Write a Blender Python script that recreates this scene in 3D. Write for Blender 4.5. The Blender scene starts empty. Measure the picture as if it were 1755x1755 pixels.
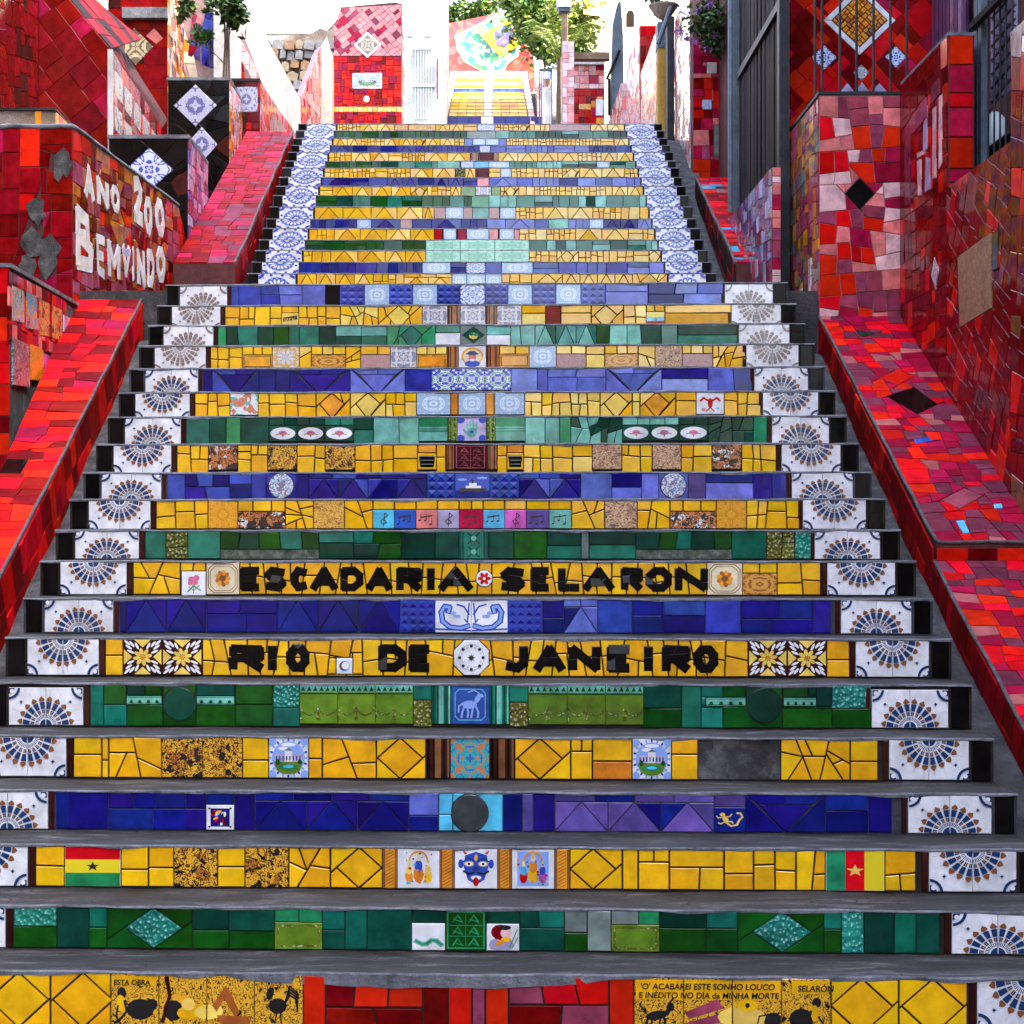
import bpy, math, random
from mathutils import Vector, Matrix
random.seed(11)
R = random.random
U = random.uniform
scene = bpy.context.scene
COL = scene.collection

# ------------------------------------------------------------------ camera
F, VX, HY, EYE = 3100.0, 814.0, 915.0, 1.56     # focal length in photo pixels, vanishing column, horizon row, eye height
cam_d = bpy.data.cameras.new('camera')
cam = bpy.data.objects.new('camera', cam_d)
COL.objects.link(cam)
cam.location = (0, 0, EYE)
cam.rotation_euler = (math.radians(90), 0, 0)
cam_d.sensor_width = 36.0
cam_d.lens = F / 1755.0 * 36.0
cam_d.shift_x = (877.5 - VX) / 1755.0
cam_d.shift_y = (HY - 877.5) / 1755.0
cam_d.clip_start = 0.1
cam_d.clip_end = 2000
scene.camera = cam

# ------------------------------------------------------------------ sky, sun, exposure
SUN_EL, SUN_AZ = 43.0, 104.0        # azimuth clockwise from +Y (up the hill)
w = bpy.data.worlds.new('World')
scene.world = w
w.use_nodes = True
nt = w.node_tree
bg = nt.nodes['Background']
sky = nt.nodes.new('ShaderNodeTexSky')
sky.sky_type = 'NISHITA'
sky.sun_disc = False
sky.sun_elevation = math.radians(SUN_EL)
sky.sun_rotation = math.radians(SUN_AZ)
sky.dust_density = 7.0
sky.ozone_density = 0.4
sky.air_density = 1.0
nt.links.new(sky.outputs['Color'], bg.inputs['Color'])
bg.inputs['Strength'].default_value = 0.15
sun_d = bpy.data.lights.new('sun', 'SUN')
sun_d.energy = 2.0
sun_d.angle = math.radians(0.5)
sun_d.color = (1.0, 0.95, 0.86)
sun = bpy.data.objects.new('sun', sun_d)
COL.objects.link(sun)
_e, _a = math.radians(SUN_EL), math.radians(SUN_AZ)
sdir = Vector((math.sin(_a) * math.cos(_e), math.cos(_a) * math.cos(_e), math.sin(_e)))
sun.location = sdir * 60
sun.rotation_euler = sdir.to_track_quat('Z', 'Y').to_euler()
vs = scene.view_settings
vs.view_transform = 'Standard'
vs.look = 'None'
vs.exposure = 3.8
vs.gamma = 1.0
vs.use_curve_mapping = False

# ------------------------------------------------------------------ geometry helpers
def W(px, py, D):
    return Vector(((px - VX) / F * D, D, EYE + (HY - py) / F * D))
def WX(px, py, X):                      # point of the plane x = X seen at that pixel of the photograph
    D = F * X / (px - VX)
    return W(px, py, D)
def xz(px, D):
    return (px - VX) / F * D

def clip(poly, nx, ny, d):              # keep the side nx*x+ny*y <= d
    out = []
    n = len(poly)
    for i in range(n):
        a, b = poly[i], poly[(i + 1) % n]
        da = nx * a[0] + ny * a[1] - d
        db = nx * b[0] + ny * b[1] - d
        if da <= 0:
            out.append(a)
        if (da < 0 < db) or (db < 0 < da):
            t = da / (da - db)
            out.append((a[0] + (b[0] - a[0]) * t, a[1] + (b[1] - a[1]) * t))
    return out if len(out) >= 3 else []

def area(p):
    return 0.5 * sum(p[i - 1][0] * p[i][1] - p[i][0] * p[i - 1][1] for i in range(len(p)))
def ccw(p):
    return list(p) if area(p) >= 0 else list(reversed(p))
def cen(p):
    return (sum(q[0] for q in p) / len(p), sum(q[1] for q in p) / len(p))
def inset(p, d):
    p = ccw(p)
    out = p
    for i in range(len(p)):
        a, b = p[i], p[(i + 1) % len(p)]
        ex, ey = b[0] - a[0], b[1] - a[1]
        L = math.hypot(ex, ey)
        if L < 1e-6:
            continue
        nx, ny = ey / L, -ex / L
        out = clip(out, nx, ny, nx * a[0] + ny * a[1] - d)
        if not out:
            return []
    res = []
    for q in out:
        if not res or math.hypot(q[0] - res[-1][0], q[1] - res[-1][1]) > 1e-4:
            res.append(q)
    if len(res) > 2 and math.hypot(res[0][0] - res[-1][0], res[0][1] - res[-1][1]) < 1e-4:
        res.pop()
    return res if len(res) >= 3 and area(res) > 1e-6 else []

def carve(polys, hole):                 # take the convex hole out of convex polygons
    hole = ccw(hole)
    res = []
    for p in polys:
        rest = ccw(p)
        outs = []
        for i in range(len(hole)):
            a, b = hole[i], hole[(i + 1) % len(hole)]
            ex, ey = b[0] - a[0], b[1] - a[1]
            nx, ny = ey, -ex
            d = nx * a[0] + ny * a[1]
            o = clip(rest, -nx, -ny, -d)
            if o and abs(area(o)) > 1e-7:
                outs.append(o)
            rest = clip(rest, nx, ny, d)
            if not rest:
                break
        if rest and abs(area(rest)) > 1e-7:
            res += outs
        else:
            res.append(ccw(p))
    return res

def split(p, size, tilt=0.0, rot=0.0, out=None, lim=1.55, depth=0):
    """cut a convex polygon with straight cuts until its pieces are about `size` across"""
    if out is None:
        out = []
    c, s = math.cos(rot), math.sin(rot)
    us = [q[0] * c + q[1] * s for q in p]
    vs_ = [-q[0] * s + q[1] * c for q in p]
    du, dv = max(us) - min(us), max(vs_) - min(vs_)
    if max(du, dv) < size * lim * U(0.85, 1.2) or depth > 14 or abs(area(p)) < size * size * 0.3:
        out.append(p)
        return out
    f = U(0.36, 0.64)
    if du >= dv:
        a = rot + U(-tilt, tilt)
        m = min(us) + f * du, (min(vs_) + max(vs_)) / 2
    else:
        a = rot + math.pi / 2 + U(-tilt, tilt)
        m = (min(us) + max(us)) / 2, min(vs_) + f * dv
    mx, my = m[0] * c - m[1] * s, m[0] * s + m[1] * c
    nx, ny = math.cos(a), math.sin(a)
    d = nx * mx + ny * my
    for q in (clip(p, nx, ny, d), clip(p, -nx, -ny, -d)):
        if q:
            split(q, size, tilt, rot, out, lim, depth + 1)
    return out

# ------------------------------------------------------------------ objects
def put(name, verts, faces, mats, parent=None, loc=(0, 0, 0), mi=None, smooth=False, uvs=None):
    me = bpy.data.meshes.new(name)
    me.from_pydata([tuple(v) for v in verts], [], faces)
    for m in (mats if isinstance(mats, (list, tuple)) else [mats]):
        me.materials.append(m)
    if mi:
        me.polygons.foreach_set('material_index', mi)
    if smooth:
        me.polygons.foreach_set('use_smooth', [True] * len(me.polygons))
    if uvs:
        lay = me.uv_layers.new(name='uv')
        flat = []
        for pl in me.polygons:
            for vi in pl.vertices:
                flat += uvs[vi]
        lay.data.foreach_set('uv', flat)
    o = bpy.data.objects.new(name, me)
    COL.objects.link(o)
    if parent is not None:
        o.parent = parent
    o.location = loc
    return o

def thing(name, label, cat, loc=(0, 0, 0), group=None):
    o = bpy.data.objects.new(name, None)
    COL.objects.link(o)
    o.location = loc
    o.empty_display_size = 0.2
    tag(o, label, cat, group)
    return o
def tag(o, label, cat, group=None):
    o['label'] = label
    o['category'] = cat
    o['kind'] = 'thing'
    if group:
        o['group'] = group
    return o

class MB:                                # collects shapes for one mesh
    def __init__(s):
        s.v, s.f, s.m = [], [], []
    def add(s, vs, fs, m=0):
        b = len(s.v)
        s.v += [tuple(v) for v in vs]
        s.f += [tuple(i + b for i in f) for f in fs]
        s.m += [m] * len(fs)
    def box(s, a, b, m=0):
        x0, y0, z0 = a
        x1, y1, z1 = b
        s.add([(x0, y0, z0), (x1, y0, z0), (x1, y1, z0), (x0, y1, z0), (x0, y0, z1), (x1, y0, z1), (x1, y1, z1), (x0, y1, z1)],
              [(0, 3, 2, 1), (4, 5, 6, 7), (0, 1, 5, 4), (1, 2, 6, 5), (2, 3, 7, 6), (3, 0, 4, 7)], m)
    def prism(s, pts, vec, m=0):
        n = len(pts)
        vec = Vector(vec)
        P = [Vector(p) for p in pts]
        nn = (P[1] - P[0]).cross(P[2] - P[0])
        if nn.dot(vec) > 0:
            P.reverse()
        s.add(P + [p + vec for p in P], [tuple(range(n)), tuple(range(2 * n - 1, n - 1, -1))] + [((i + 1) % n, i, i + n, (i + 1) % n + n) for i in range(n)], m)
    def tube(s, path, r, n=6, m=0, r1=None):
        P = [Vector(p) for p in path]
        rings = []
        for i, p in enumerate(P):
            t = (P[min(i + 1, len(P) - 1)] - P[max(i - 1, 0)]).normalized()
            a = t.orthogonal().normalized()
            b = t.cross(a)
            rr = r if r1 is None else r + (r1 - r) * i / (len(P) - 1)
            rings.append([p + (a * math.cos(k * 2 * math.pi / n) + b * math.sin(k * 2 * math.pi / n)) * rr for k in range(n)])
        vs, fs = [q for g in rings for q in g], []
        for i in range(len(P) - 1):
            for k in range(n):
                fs.append((i * n + k, i * n + (k + 1) % n, (i + 1) * n + (k + 1) % n, (i + 1) * n + k))
        fs += [tuple(range(n - 1, -1, -1)), tuple((len(P) - 1) * n + k for k in range(n))]
        s.add(vs, fs, m)
    def build(s, name, mats, parent=None, smooth=False):
        org = Vector((0, 0, 0))
        o = put(name, s.v, s.f, mats, parent, org, s.m if isinstance(mats, (list, tuple)) else None, smooth)
        if parent is not None:
            pl = parent.location.copy()
            if parent.parent is not None:
                pl += parent.parent.location
            o.location = -pl
        return o

# ------------------------------------------------------------------ materials
def new_mat(name):
    m = bpy.data.materials.new(name)
    m.use_nodes = True
    return m, m.node_tree, m.node_tree.nodes['Principled BSDF']
def nd(t, kind, **kw):
    n = t.nodes.new(kind)
    for k, v in kw.items():
        if k in n.inputs:
            n.inputs[k].default_value = v
        else:
            setattr(n, k, v)
    return n
def math_node(t, op, a, b=None):
    n = t.nodes.new('ShaderNodeMath')
    n.operation = op
    for i, q in enumerate((a, b)):
        if q is None:
            continue
        if isinstance(q, (int, float)):
            n.inputs[i].default_value = q
        else:
            t.links.new(q, n.inputs[i])
    return n.outputs[0]
def ramp(t, fac, stops, mode='LINEAR'):
    r = t.nodes.new('ShaderNodeValToRGB')
    r.color_ramp.interpolation = mode
    while len(r.color_ramp.elements) < len(stops):
        r.color_ramp.elements.new(0.5)
    for e, (p, c) in zip(r.color_ramp.elements, stops):
        e.position = p
        e.color = (*c, 1)
    t.links.new(fac, r.inputs['Fac'])
    return r.outputs['Color']
def place_random(t):
    oi = t.nodes.new('ShaderNodeObjectInfo')
    ge = t.nodes.new('ShaderNodeNewGeometry')
    r = math_node(t, 'FRACT', math_node(t, 'ADD', oi.outputs['Random'], ge.outputs['Random Per Island']))
    tc = t.nodes.new('ShaderNodeTexCoord')
    vm = t.nodes.new('ShaderNodeVectorMath')
    vm.operation = 'MULTIPLY_ADD'
    t.links.new(oi.outputs['Location'], vm.inputs[0])
    vm.inputs[1].default_value = (3.7, 2.3, 5.1)
    t.links.new(tc.outputs['Object'], vm.inputs[2])
    return r, vm.outputs[0], tc

def glaze(name, col, var=0.25, hue=0.012, rough=0.11, spec=0.55, mott=0.25, hammer=0.0, scale=12, dirt=0.10):
    m, t, b = new_mat(name)
    r, vec, tc = place_random(t)
    no = nd(t, 'ShaderNodeTexNoise', Scale=scale, Detail=4.0, Roughness=0.6)
    t.links.new(vec, no.inputs['Vector'])
    lo = tuple(c * (1 - mott) for c in col)
    hi = tuple(min(0.95, c * (1 + mott) + 0.004 * mott) for c in col)
    c = ramp(t, no.outputs['Fac'], [(0.3, lo), (0.7, hi)])
    hs = nd(t, 'ShaderNodeHueSaturation')
    t.links.new(c, hs.inputs['Color'])
    t.links.new(math_node(t, 'ADD', math_node(t, 'MULTIPLY', r, 2 * var), 1 - var), hs.inputs['Value'])
    r2 = math_node(t, 'FRACT', math_node(t, 'MULTIPLY', r, 7.31))
    t.links.new(math_node(t, 'ADD', math_node(t, 'MULTIPLY', r2, 2 * hue), 0.5 - hue), hs.inputs['Hue'])
    # thin film of street dirt, patchy in world space
    geo = t.nodes.new('ShaderNodeNewGeometry')
    n2 = nd(t, 'ShaderNodeTexNoise', Scale=5.0, Detail=6.0, Roughness=0.7)
    t.links.new(geo.outputs['Position'], n2.inputs['Vector'])
    mx = nd(t, 'ShaderNodeMixRGB')
    t.links.new(ramp(t, n2.outputs['Fac'], [(0.5, (0, 0, 0)), (0.72, (dirt, dirt, dirt))]), mx.inputs['Fac'])
    t.links.new(hs.outputs['Color'], mx.inputs['Color1'])
    mx.inputs['Color2'].default_value = (0.03, 0.025, 0.02, 1)
    t.links.new(mx.outputs['Color'], b.inputs['Base Color'])
    rg = math_node(t, 'ADD', math_node(t, 'MULTIPLY', n2.outputs['Fac'], 0.16), rough - 0.06)
    t.links.new(rg, b.inputs['Roughness'])
    b.inputs['Specular IOR Level'].default_value = spec
    bp = nd(t, 'ShaderNodeBump', Strength=0.12 if not hammer else 0.8, Distance=0.004 if not hammer else 0.01)
    if hammer:
        vo = nd(t, 'ShaderNodeTexVoronoi', Scale=hammer)
        t.links.new(vec, vo.inputs['Vector'])
        t.links.new(vo.outputs['Distance'], bp.inputs['Height'])
    else:
        n3 = nd(t, 'ShaderNodeTexNoise', Scale=16.0, Detail=2.0)
        t.links.new(vec, n3.inputs['Vector'])
        t.links.new(n3.outputs['Fac'], bp.inputs['Height'])
    t.links.new(bp.outputs['Normal'], b.inputs['Normal'])
    return m

def rough_mat(name, c0, c1, scale=6.0, rough=0.85, bump=0.5, dist=0.01, c2=None, spec=0.3):
    m, t, b = new_mat(name)
    geo = t.nodes.new('ShaderNodeNewGeometry')
    n1 = nd(t, 'ShaderNodeTexNoise', Scale=scale, Detail=10.0, Roughness=0.65)
    t.links.new(geo.outputs['Position'], n1.inputs['Vector'])
    st = [(0.32, c0), (0.68, c1)] if c2 is None else [(0.3, c0), (0.52, c1), (0.7, c2)]
    col = ramp(t, n1.outputs['Fac'], st)
    n2 = nd(t, 'ShaderNodeTexNoise', Scale=scale * 9, Detail=8.0, Roughness=0.7)
    t.links.new(geo.outputs['Position'], n2.inputs['Vector'])
    mx = nd(t, 'ShaderNodeMixRGB', blend_type='OVERLAY', Fac=0.5)
    t.links.new(col, mx.inputs['Color1'])
    t.links.new(ramp(t, n2.outputs['Fac'], [(0.3, (0.25,) * 3), (0.7, (0.75,) * 3)]), mx.inputs['Color2'])
    t.links.new(mx.outputs['Color'], b.inputs['Base Color'])
    b.inputs['Roughness'].default_value = rough
    b.inputs['Specular IOR Level'].default_value = spec
    bp = nd(t, 'ShaderNodeBump', Strength=bump, Distance=dist)
    ad = math_node(t, 'ADD', math_node(t, 'MULTIPLY', n1.outputs['Fac'], 0.6), n2.outputs['Fac'])
    t.links.new(ad, bp.inputs['Height'])
    t.links.new(bp.outputs['Normal'], b.inputs['Normal'])
    return m

def ink(name, paper, inkc, third=None, scale=34.0, blot=0.60, line=0.035, rough=0.2):
    """hand drawn ink lines and blots on a glazed tile"""
    m, t, b = new_mat(name)
    r, vec, tc = place_random(t)
    wv = nd(t, 'ShaderNodeTexNoise', Scale=scale, Detail=2.5, Roughness=0.5, Distortion=1.6)
    t.links.new(vec, wv.inputs['Vector'])
    d = math_node(t, 'ABSOLUTE', math_node(t, 'SUBTRACT', wv.outputs['Fac'], 0.5))
    l = math_node(t, 'LESS_THAN', d, line)
    n2 = nd(t, 'ShaderNodeTexNoise', Scale=scale * 0.6, Detail=1.5, Distortion=0.6)
    t.links.new(vec, n2.inputs['Vector'])
    k = math_node(t, 'GREATER_THAN', n2.outputs['Fac'], blot)
    f = math_node(t, 'MAXIMUM', l, k)
    mx = nd(t, 'ShaderNodeMixRGB')
    if third:
        n3 = nd(t, 'ShaderNodeTexNoise', Scale=scale * 0.5, Detail=1.0, Distortion=1.0)
        t.links.new(vec, n3.inputs['Vector'])
        m3 = nd(t, 'ShaderNodeMixRGB')
        t.links.new(math_node(t, 'LESS_THAN', n3.outputs['Fac'], 0.42), m3.inputs['Fac'])
        m3.inputs['Color1'].default_value = (*paper, 1)
        m3.inputs['Color2'].default_value = (*third, 1)
        t.links.new(m3.outputs['Color'], mx.inputs['Color1'])
    else:
        mx.inputs['Color1'].default_value = (*paper, 1)
    mx.inputs['Color2'].default_value = (*inkc, 1)
    t.links.new(f, mx.inputs['Fac'])
    t.links.new(mx.outputs['Color'], b.inputs['Base Color'])
    b.inputs['Roughness'].default_value = rough
    b.inputs['Specular IOR Level'].default_value = 0.6
    return m

def azulejo(name, c0, c1, c2=None, scale=3.2, seed=0.0, hard=True):
    """a printed tile whose ornament mirrors about the middle of each tile (uv 0..1 per tile)"""
    m, t, b = new_mat(name)
    tc = t.nodes.new('ShaderNodeTexCoord')
    sp = t.nodes.new('ShaderNodeSeparateXYZ')
    t.links.new(tc.outputs['UV'], sp.inputs[0])
    ax = math_node(t, 'ABSOLUTE', math_node(t, 'SUBTRACT', sp.outputs[0], 0.5))
    ay = math_node(t, 'ABSOLUTE', math_node(t, 'SUBTRACT', sp.outputs[1], 0.5))
    mn, mxx = math_node(t, 'MINIMUM', ax, ay), math_node(t, 'MAXIMUM', ax, ay)
    cb = t.nodes.new('ShaderNodeCombineXYZ')
    t.links.new(mn, cb.inputs[0])
    t.links.new(mxx, cb.inputs[1])
    cb.inputs[2].default_value = seed
    no = nd(t, 'ShaderNodeTexNoise', Scale=scale, Detail=2.0, Roughness=0.45, Distortion=1.2)
    t.links.new(cb.outputs[0], no.inputs['Vector'])
    rad = math_node(t, 'SQRT', math_node(t, 'ADD', math_node(t, 'MULTIPLY', ax, ax), math_node(t, 'MULTIPLY', ay, ay)))
    ring = math_node(t, 'MULTIPLY', math_node(t, 'SINE', math_node(t, 'MULTIPLY', rad, 26.0)), 0.07)
    fac = math_node(t, 'ADD', no.outputs['Fac'], ring)
    st = [(0.0, c1), (0.44, c1), (0.47, c0), (0.56, c0), (0.585, c2 or c1), (0.66, c2 or c1), (0.68, c0)]
    col = ramp(t, fac, st, 'LINEAR' if not hard else 'CONSTANT')
    t.links.new(col, b.inputs['Base Color'])
    b.inputs['Roughness'].default_value = 0.14
    b.inputs['Specular IOR Level'].default_value = 0.6
    return m

def plain(name, col, rough=0.3, spec=0.5, metal=0.0):
    m, t, b = new_mat(name)
    b.inputs['Base Color'].default_value = (*col, 1)
    b.inputs['Roughness'].default_value = rough
    b.inputs['Specular IOR Level'].default_value = spec
    b.inputs['Metallic'].default_value = metal
    return m

PAL = {   # letter: (tile name, colour, variation, hammered)
    'Y': ('yellow_tile', (0.82, 0.42, 0.001), 0.10, 0),
    'y': ('pale_yellow_tile', (0.82, 0.55, 0.10), 0.12, 0),
    'O': ('orange_tile', (0.80, 0.26, 0.01), 0.12, 0),
    'B': ('navy_tile', (0.003, 0.003, 0.165), 0.35, 0),
    'b': ('blue_tile', (0.02, 0.05, 0.33), 0.3, 0),
    'p': ('periwinkle_tile', (0.10, 0.13, 0.46), 0.2, 0),
    'L': ('sky_blue_tile', (0.07, 0.42, 0.62), 0.15, 0),
    'G': ('green_tile', (0.002, 0.064, 0.003), 0.3, 0),
    'g': ('dark_teal_tile', (0.001, 0.044, 0.026), 0.4, 0),
    't': ('teal_tile', (0.002, 0.135, 0.088), 0.3, 0),
    'T': ('mint_tile', (0.14, 0.42, 0.33), 0.25, 0),
    'h': ('hammered_teal_tile', (0.012, 0.20, 0.15), 0.2, 60),
    'e': ('emerald_tile', (0.01, 0.22, 0.08), 0.2, 0),
    'o': ('olive_tile', (0.12, 0.12, 0.012), 0.25, 60),
    'l': ('lime_tile', (0.10, 0.20, 0.008), 0.2, 0),
    'R': ('red_tile', (0.56, 0.008, 0.003), 0.3, 0),
    'r': ('dark_red_tile', (0.17, 0.001, 0.002), 0.35, 0),
    'm': ('crimson_tile', (0.34, 0.006, 0.04), 0.3, 0),
    'u': ('plum_tile', (0.28, 0.045, 0.085), 0.3, 0),
    'P': ('pink_tile', (0.66, 0.17, 0.16), 0.2, 0),
    'q': ('pale_pink_tile', (0.74, 0.42, 0.42), 0.12, 0),
    'U': ('purple_tile', (0.09, 0.06, 0.26), 0.3, 0),
    'v': ('lilac_tile', (0.40, 0.34, 0.52), 0.2, 0),
    'K': ('black_tile', (0.004, 0.003, 0.003), 0.3, 0),
    'W': ('white_tile', (0.74, 0.74, 0.76), 0.06, 0),
    'C': ('cream_tile', (0.72, 0.62, 0.40), 0.10, 0),
    'N': ('brown_tile', (0.20, 0.075, 0.022), 0.3, 0),
    'n': ('dark_brown_tile', (0.04, 0.008, 0.005), 0.3, 0),
    'c': ('copper_tile', (0.38, 0.10, 0.016), 0.3, 0),
    'S': ('grey_tile', (0.14, 0.18, 0.16), 0.25, 0),
    'd': ('slate_tile', (0.032, 0.037, 0.040), 0.2, 0),
    'Z': ('magenta_tile', (0.60, 0.10, 0.42), 0.1, 0),
}
MT = {}
for k, (nm, col, var, ham) in PAL.items():
    MT[k] = glaze(nm.replace('_tile', '_glaze'), col, var, 0.004 if k in 'RrmPc' else 0.012, 0.07, 0.08 if k in 'RrmnuK' else (0.24 if k in 'BGg' else (0.40 if k in 'bptTU' else 0.55)), 0.22 if k in 'YyWCR' else 0.4, ham, dirt=0.14 if k == 'W' else 0.07)
WORN = {k: glaze('worn_' + PAL[k][0].replace('_tile', '_glaze'), {'R': (0.60, 0.002, 0.001), 'r': (0.20, 0.0, 0.001), 'm': (0.30, 0.002, 0.03)}.get(k, tuple(.55 * c for c in PAL[k][1])), PAL[k][2], 0.004, 0.55, 0.04, 0.3, 0) for k in 'RrmuPnKLbgN'}
MT['w'] = plain('white_print', (0.78, 0.78, 0.80), 0.15, 0.6)
MT['1'] = plain('blue_print', (0.006, 0.035, 0.12), 0.15, 0.6)
MT['2'] = plain('rust_print', (0.22, 0.075, 0.025), 0.15, 0.6)
MT['3'] = plain('faded_print', (0.22, 0.155, 0.13), 0.15, 0.6)
MT['4'] = plain('cobalt_print', (0.02, 0.06, 0.42), 0.15, 0.6)
MT['5'] = plain('sky_print', (0.22, 0.36, 0.74), 0.15, 0.6)
MT['k'] = plain('ink_print', (0.012, 0.010, 0.010), 0.2, 0.6)
MT['7'] = plain('lemon_print', (0.76, 0.60, 0.015), 0.15, 0.6)
MT['6'] = plain('hairline_print', (0.42, 0.42, 0.45), 0.2, 0.6)
CONC = rough_mat('concrete', (0.020, 0.018, 0.018), (0.054, 0.050, 0.050), 5.0, 0.85, 0.9, 0.018, (0.105, 0.10, 0.098))
def tread_mat():
    m, t, b = new_mat('worn_step_cement')
    geo = t.nodes.new('ShaderNodeNewGeometry')
    mp = nd(t, 'ShaderNodeMapping')
    mp.inputs['Scale'].default_value = (1.3, 5.0, 3.0)
    t.links.new(geo.outputs['Position'], mp.inputs['Vector'])
    n1 = nd(t, 'ShaderNodeTexNoise', Scale=2.2, Detail=9.0, Roughness=0.72, Distortion=0.6)
    t.links.new(mp.outputs[0], n1.inputs['Vector'])
    c1 = ramp(t, n1.outputs['Fac'], [(0.36, (0.005, 0.0045, 0.0045)), (0.47, (0.018, 0.016, 0.016)), (0.55, (0.036, 0.033, 0.033)), (0.66, (0.12, 0.115, 0.113))])
    n2 = nd(t, 'ShaderNodeTexNoise', Scale=70.0, Detail=5.0, Roughness=0.8)
    t.links.new(geo.outputs['Position'], n2.inputs['Vector'])
    mx = nd(t, 'ShaderNodeMixRGB', blend_type='OVERLAY', Fac=0.75)
    t.links.new(c1, mx.inputs['Color1'])
    t.links.new(ramp(t, n2.outputs['Fac'], [(0.32, (0.15,) * 3), (0.68, (0.85,) * 3)]), mx.inputs['Color2'])
    vo = nd(t, 'ShaderNodeTexVoronoi', Scale=1.1, feature='DISTANCE_TO_EDGE')
    wob_ = nd(t, 'ShaderNodeTexNoise', Scale=3.0, Detail=5.0)
    t.links.new(geo.outputs['Position'], wob_.inputs['Vector'])
    va = nd(t, 'ShaderNodeVectorMath', operation='ADD')
    t.links.new(geo.outputs['Position'], va.inputs[0])
    t.links.new(wob_.outputs['Color'], va.inputs[1])
    t.links.new(va.outputs[0], vo.inputs['Vector'])
    m2 = nd(t, 'ShaderNodeMixRGB')
    t.links.new(math_node(t, 'LESS_THAN', vo.outputs['Distance'], 0.006), m2.inputs['Fac'])
    t.links.new(mx.outputs['Color'], m2.inputs['Color1'])
    m2.inputs['Color2'].default_value = (0.008, 0.007, 0.007, 1)
    t.links.new(m2.outputs['Color'], b.inputs['Base Color'])
    b.inputs['Roughness'].default_value = 0.8
    bp = nd(t, 'ShaderNodeBump', Strength=0.9, Distance=0.012)
    t.links.new(math_node(t, 'ADD', n1.outputs['Fac'], math_node(t, 'MULTIPLY', n2.outputs['Fac'], 0.3)), bp.inputs['Height'])
    t.links.new(bp.outputs['Normal'], b.inputs['Normal'])
    return m
TREAD = tread_mat()
MORTAR = rough_mat('mortar', (0.07, 0.075, 0.085), (0.26, 0.27, 0.30), 9.0, 0.85, 1.0, 0.012)
GROUT = rough_mat('grout', (0.010, 0.007, 0.005), (0.028, 0.020, 0.016), 9.0, 0.9, 0.5, 0.006)
PGROUT = rough_mat('pale_grout', (0.22, 0.12, 0.11), (0.40, 0.26, 0.25), 9.0, 0.9, 0.5, 0.006)
BLUEGROUT = rough_mat('blue_grout', (0.02, 0.02, 0.03), (0.07, 0.07, 0.09), 9.0, 0.9, 0.5, 0.006)
PATCH = {'cement_patch': rough_mat('cement_patch', (0.012, 0.011, 0.011), (0.05, 0.047, 0.046), 7.0, 0.8, 0.8, 0.01, (0.16, 0.155, 0.15)), 'pebbly_patch': rough_mat('pebbly_patch', (0.03, 0.05, 0.03), (0.14, 0.16, 0.12), 30.0, 0.85, 1.0, 0.01, (0.34, 0.36, 0.30))}
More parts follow.
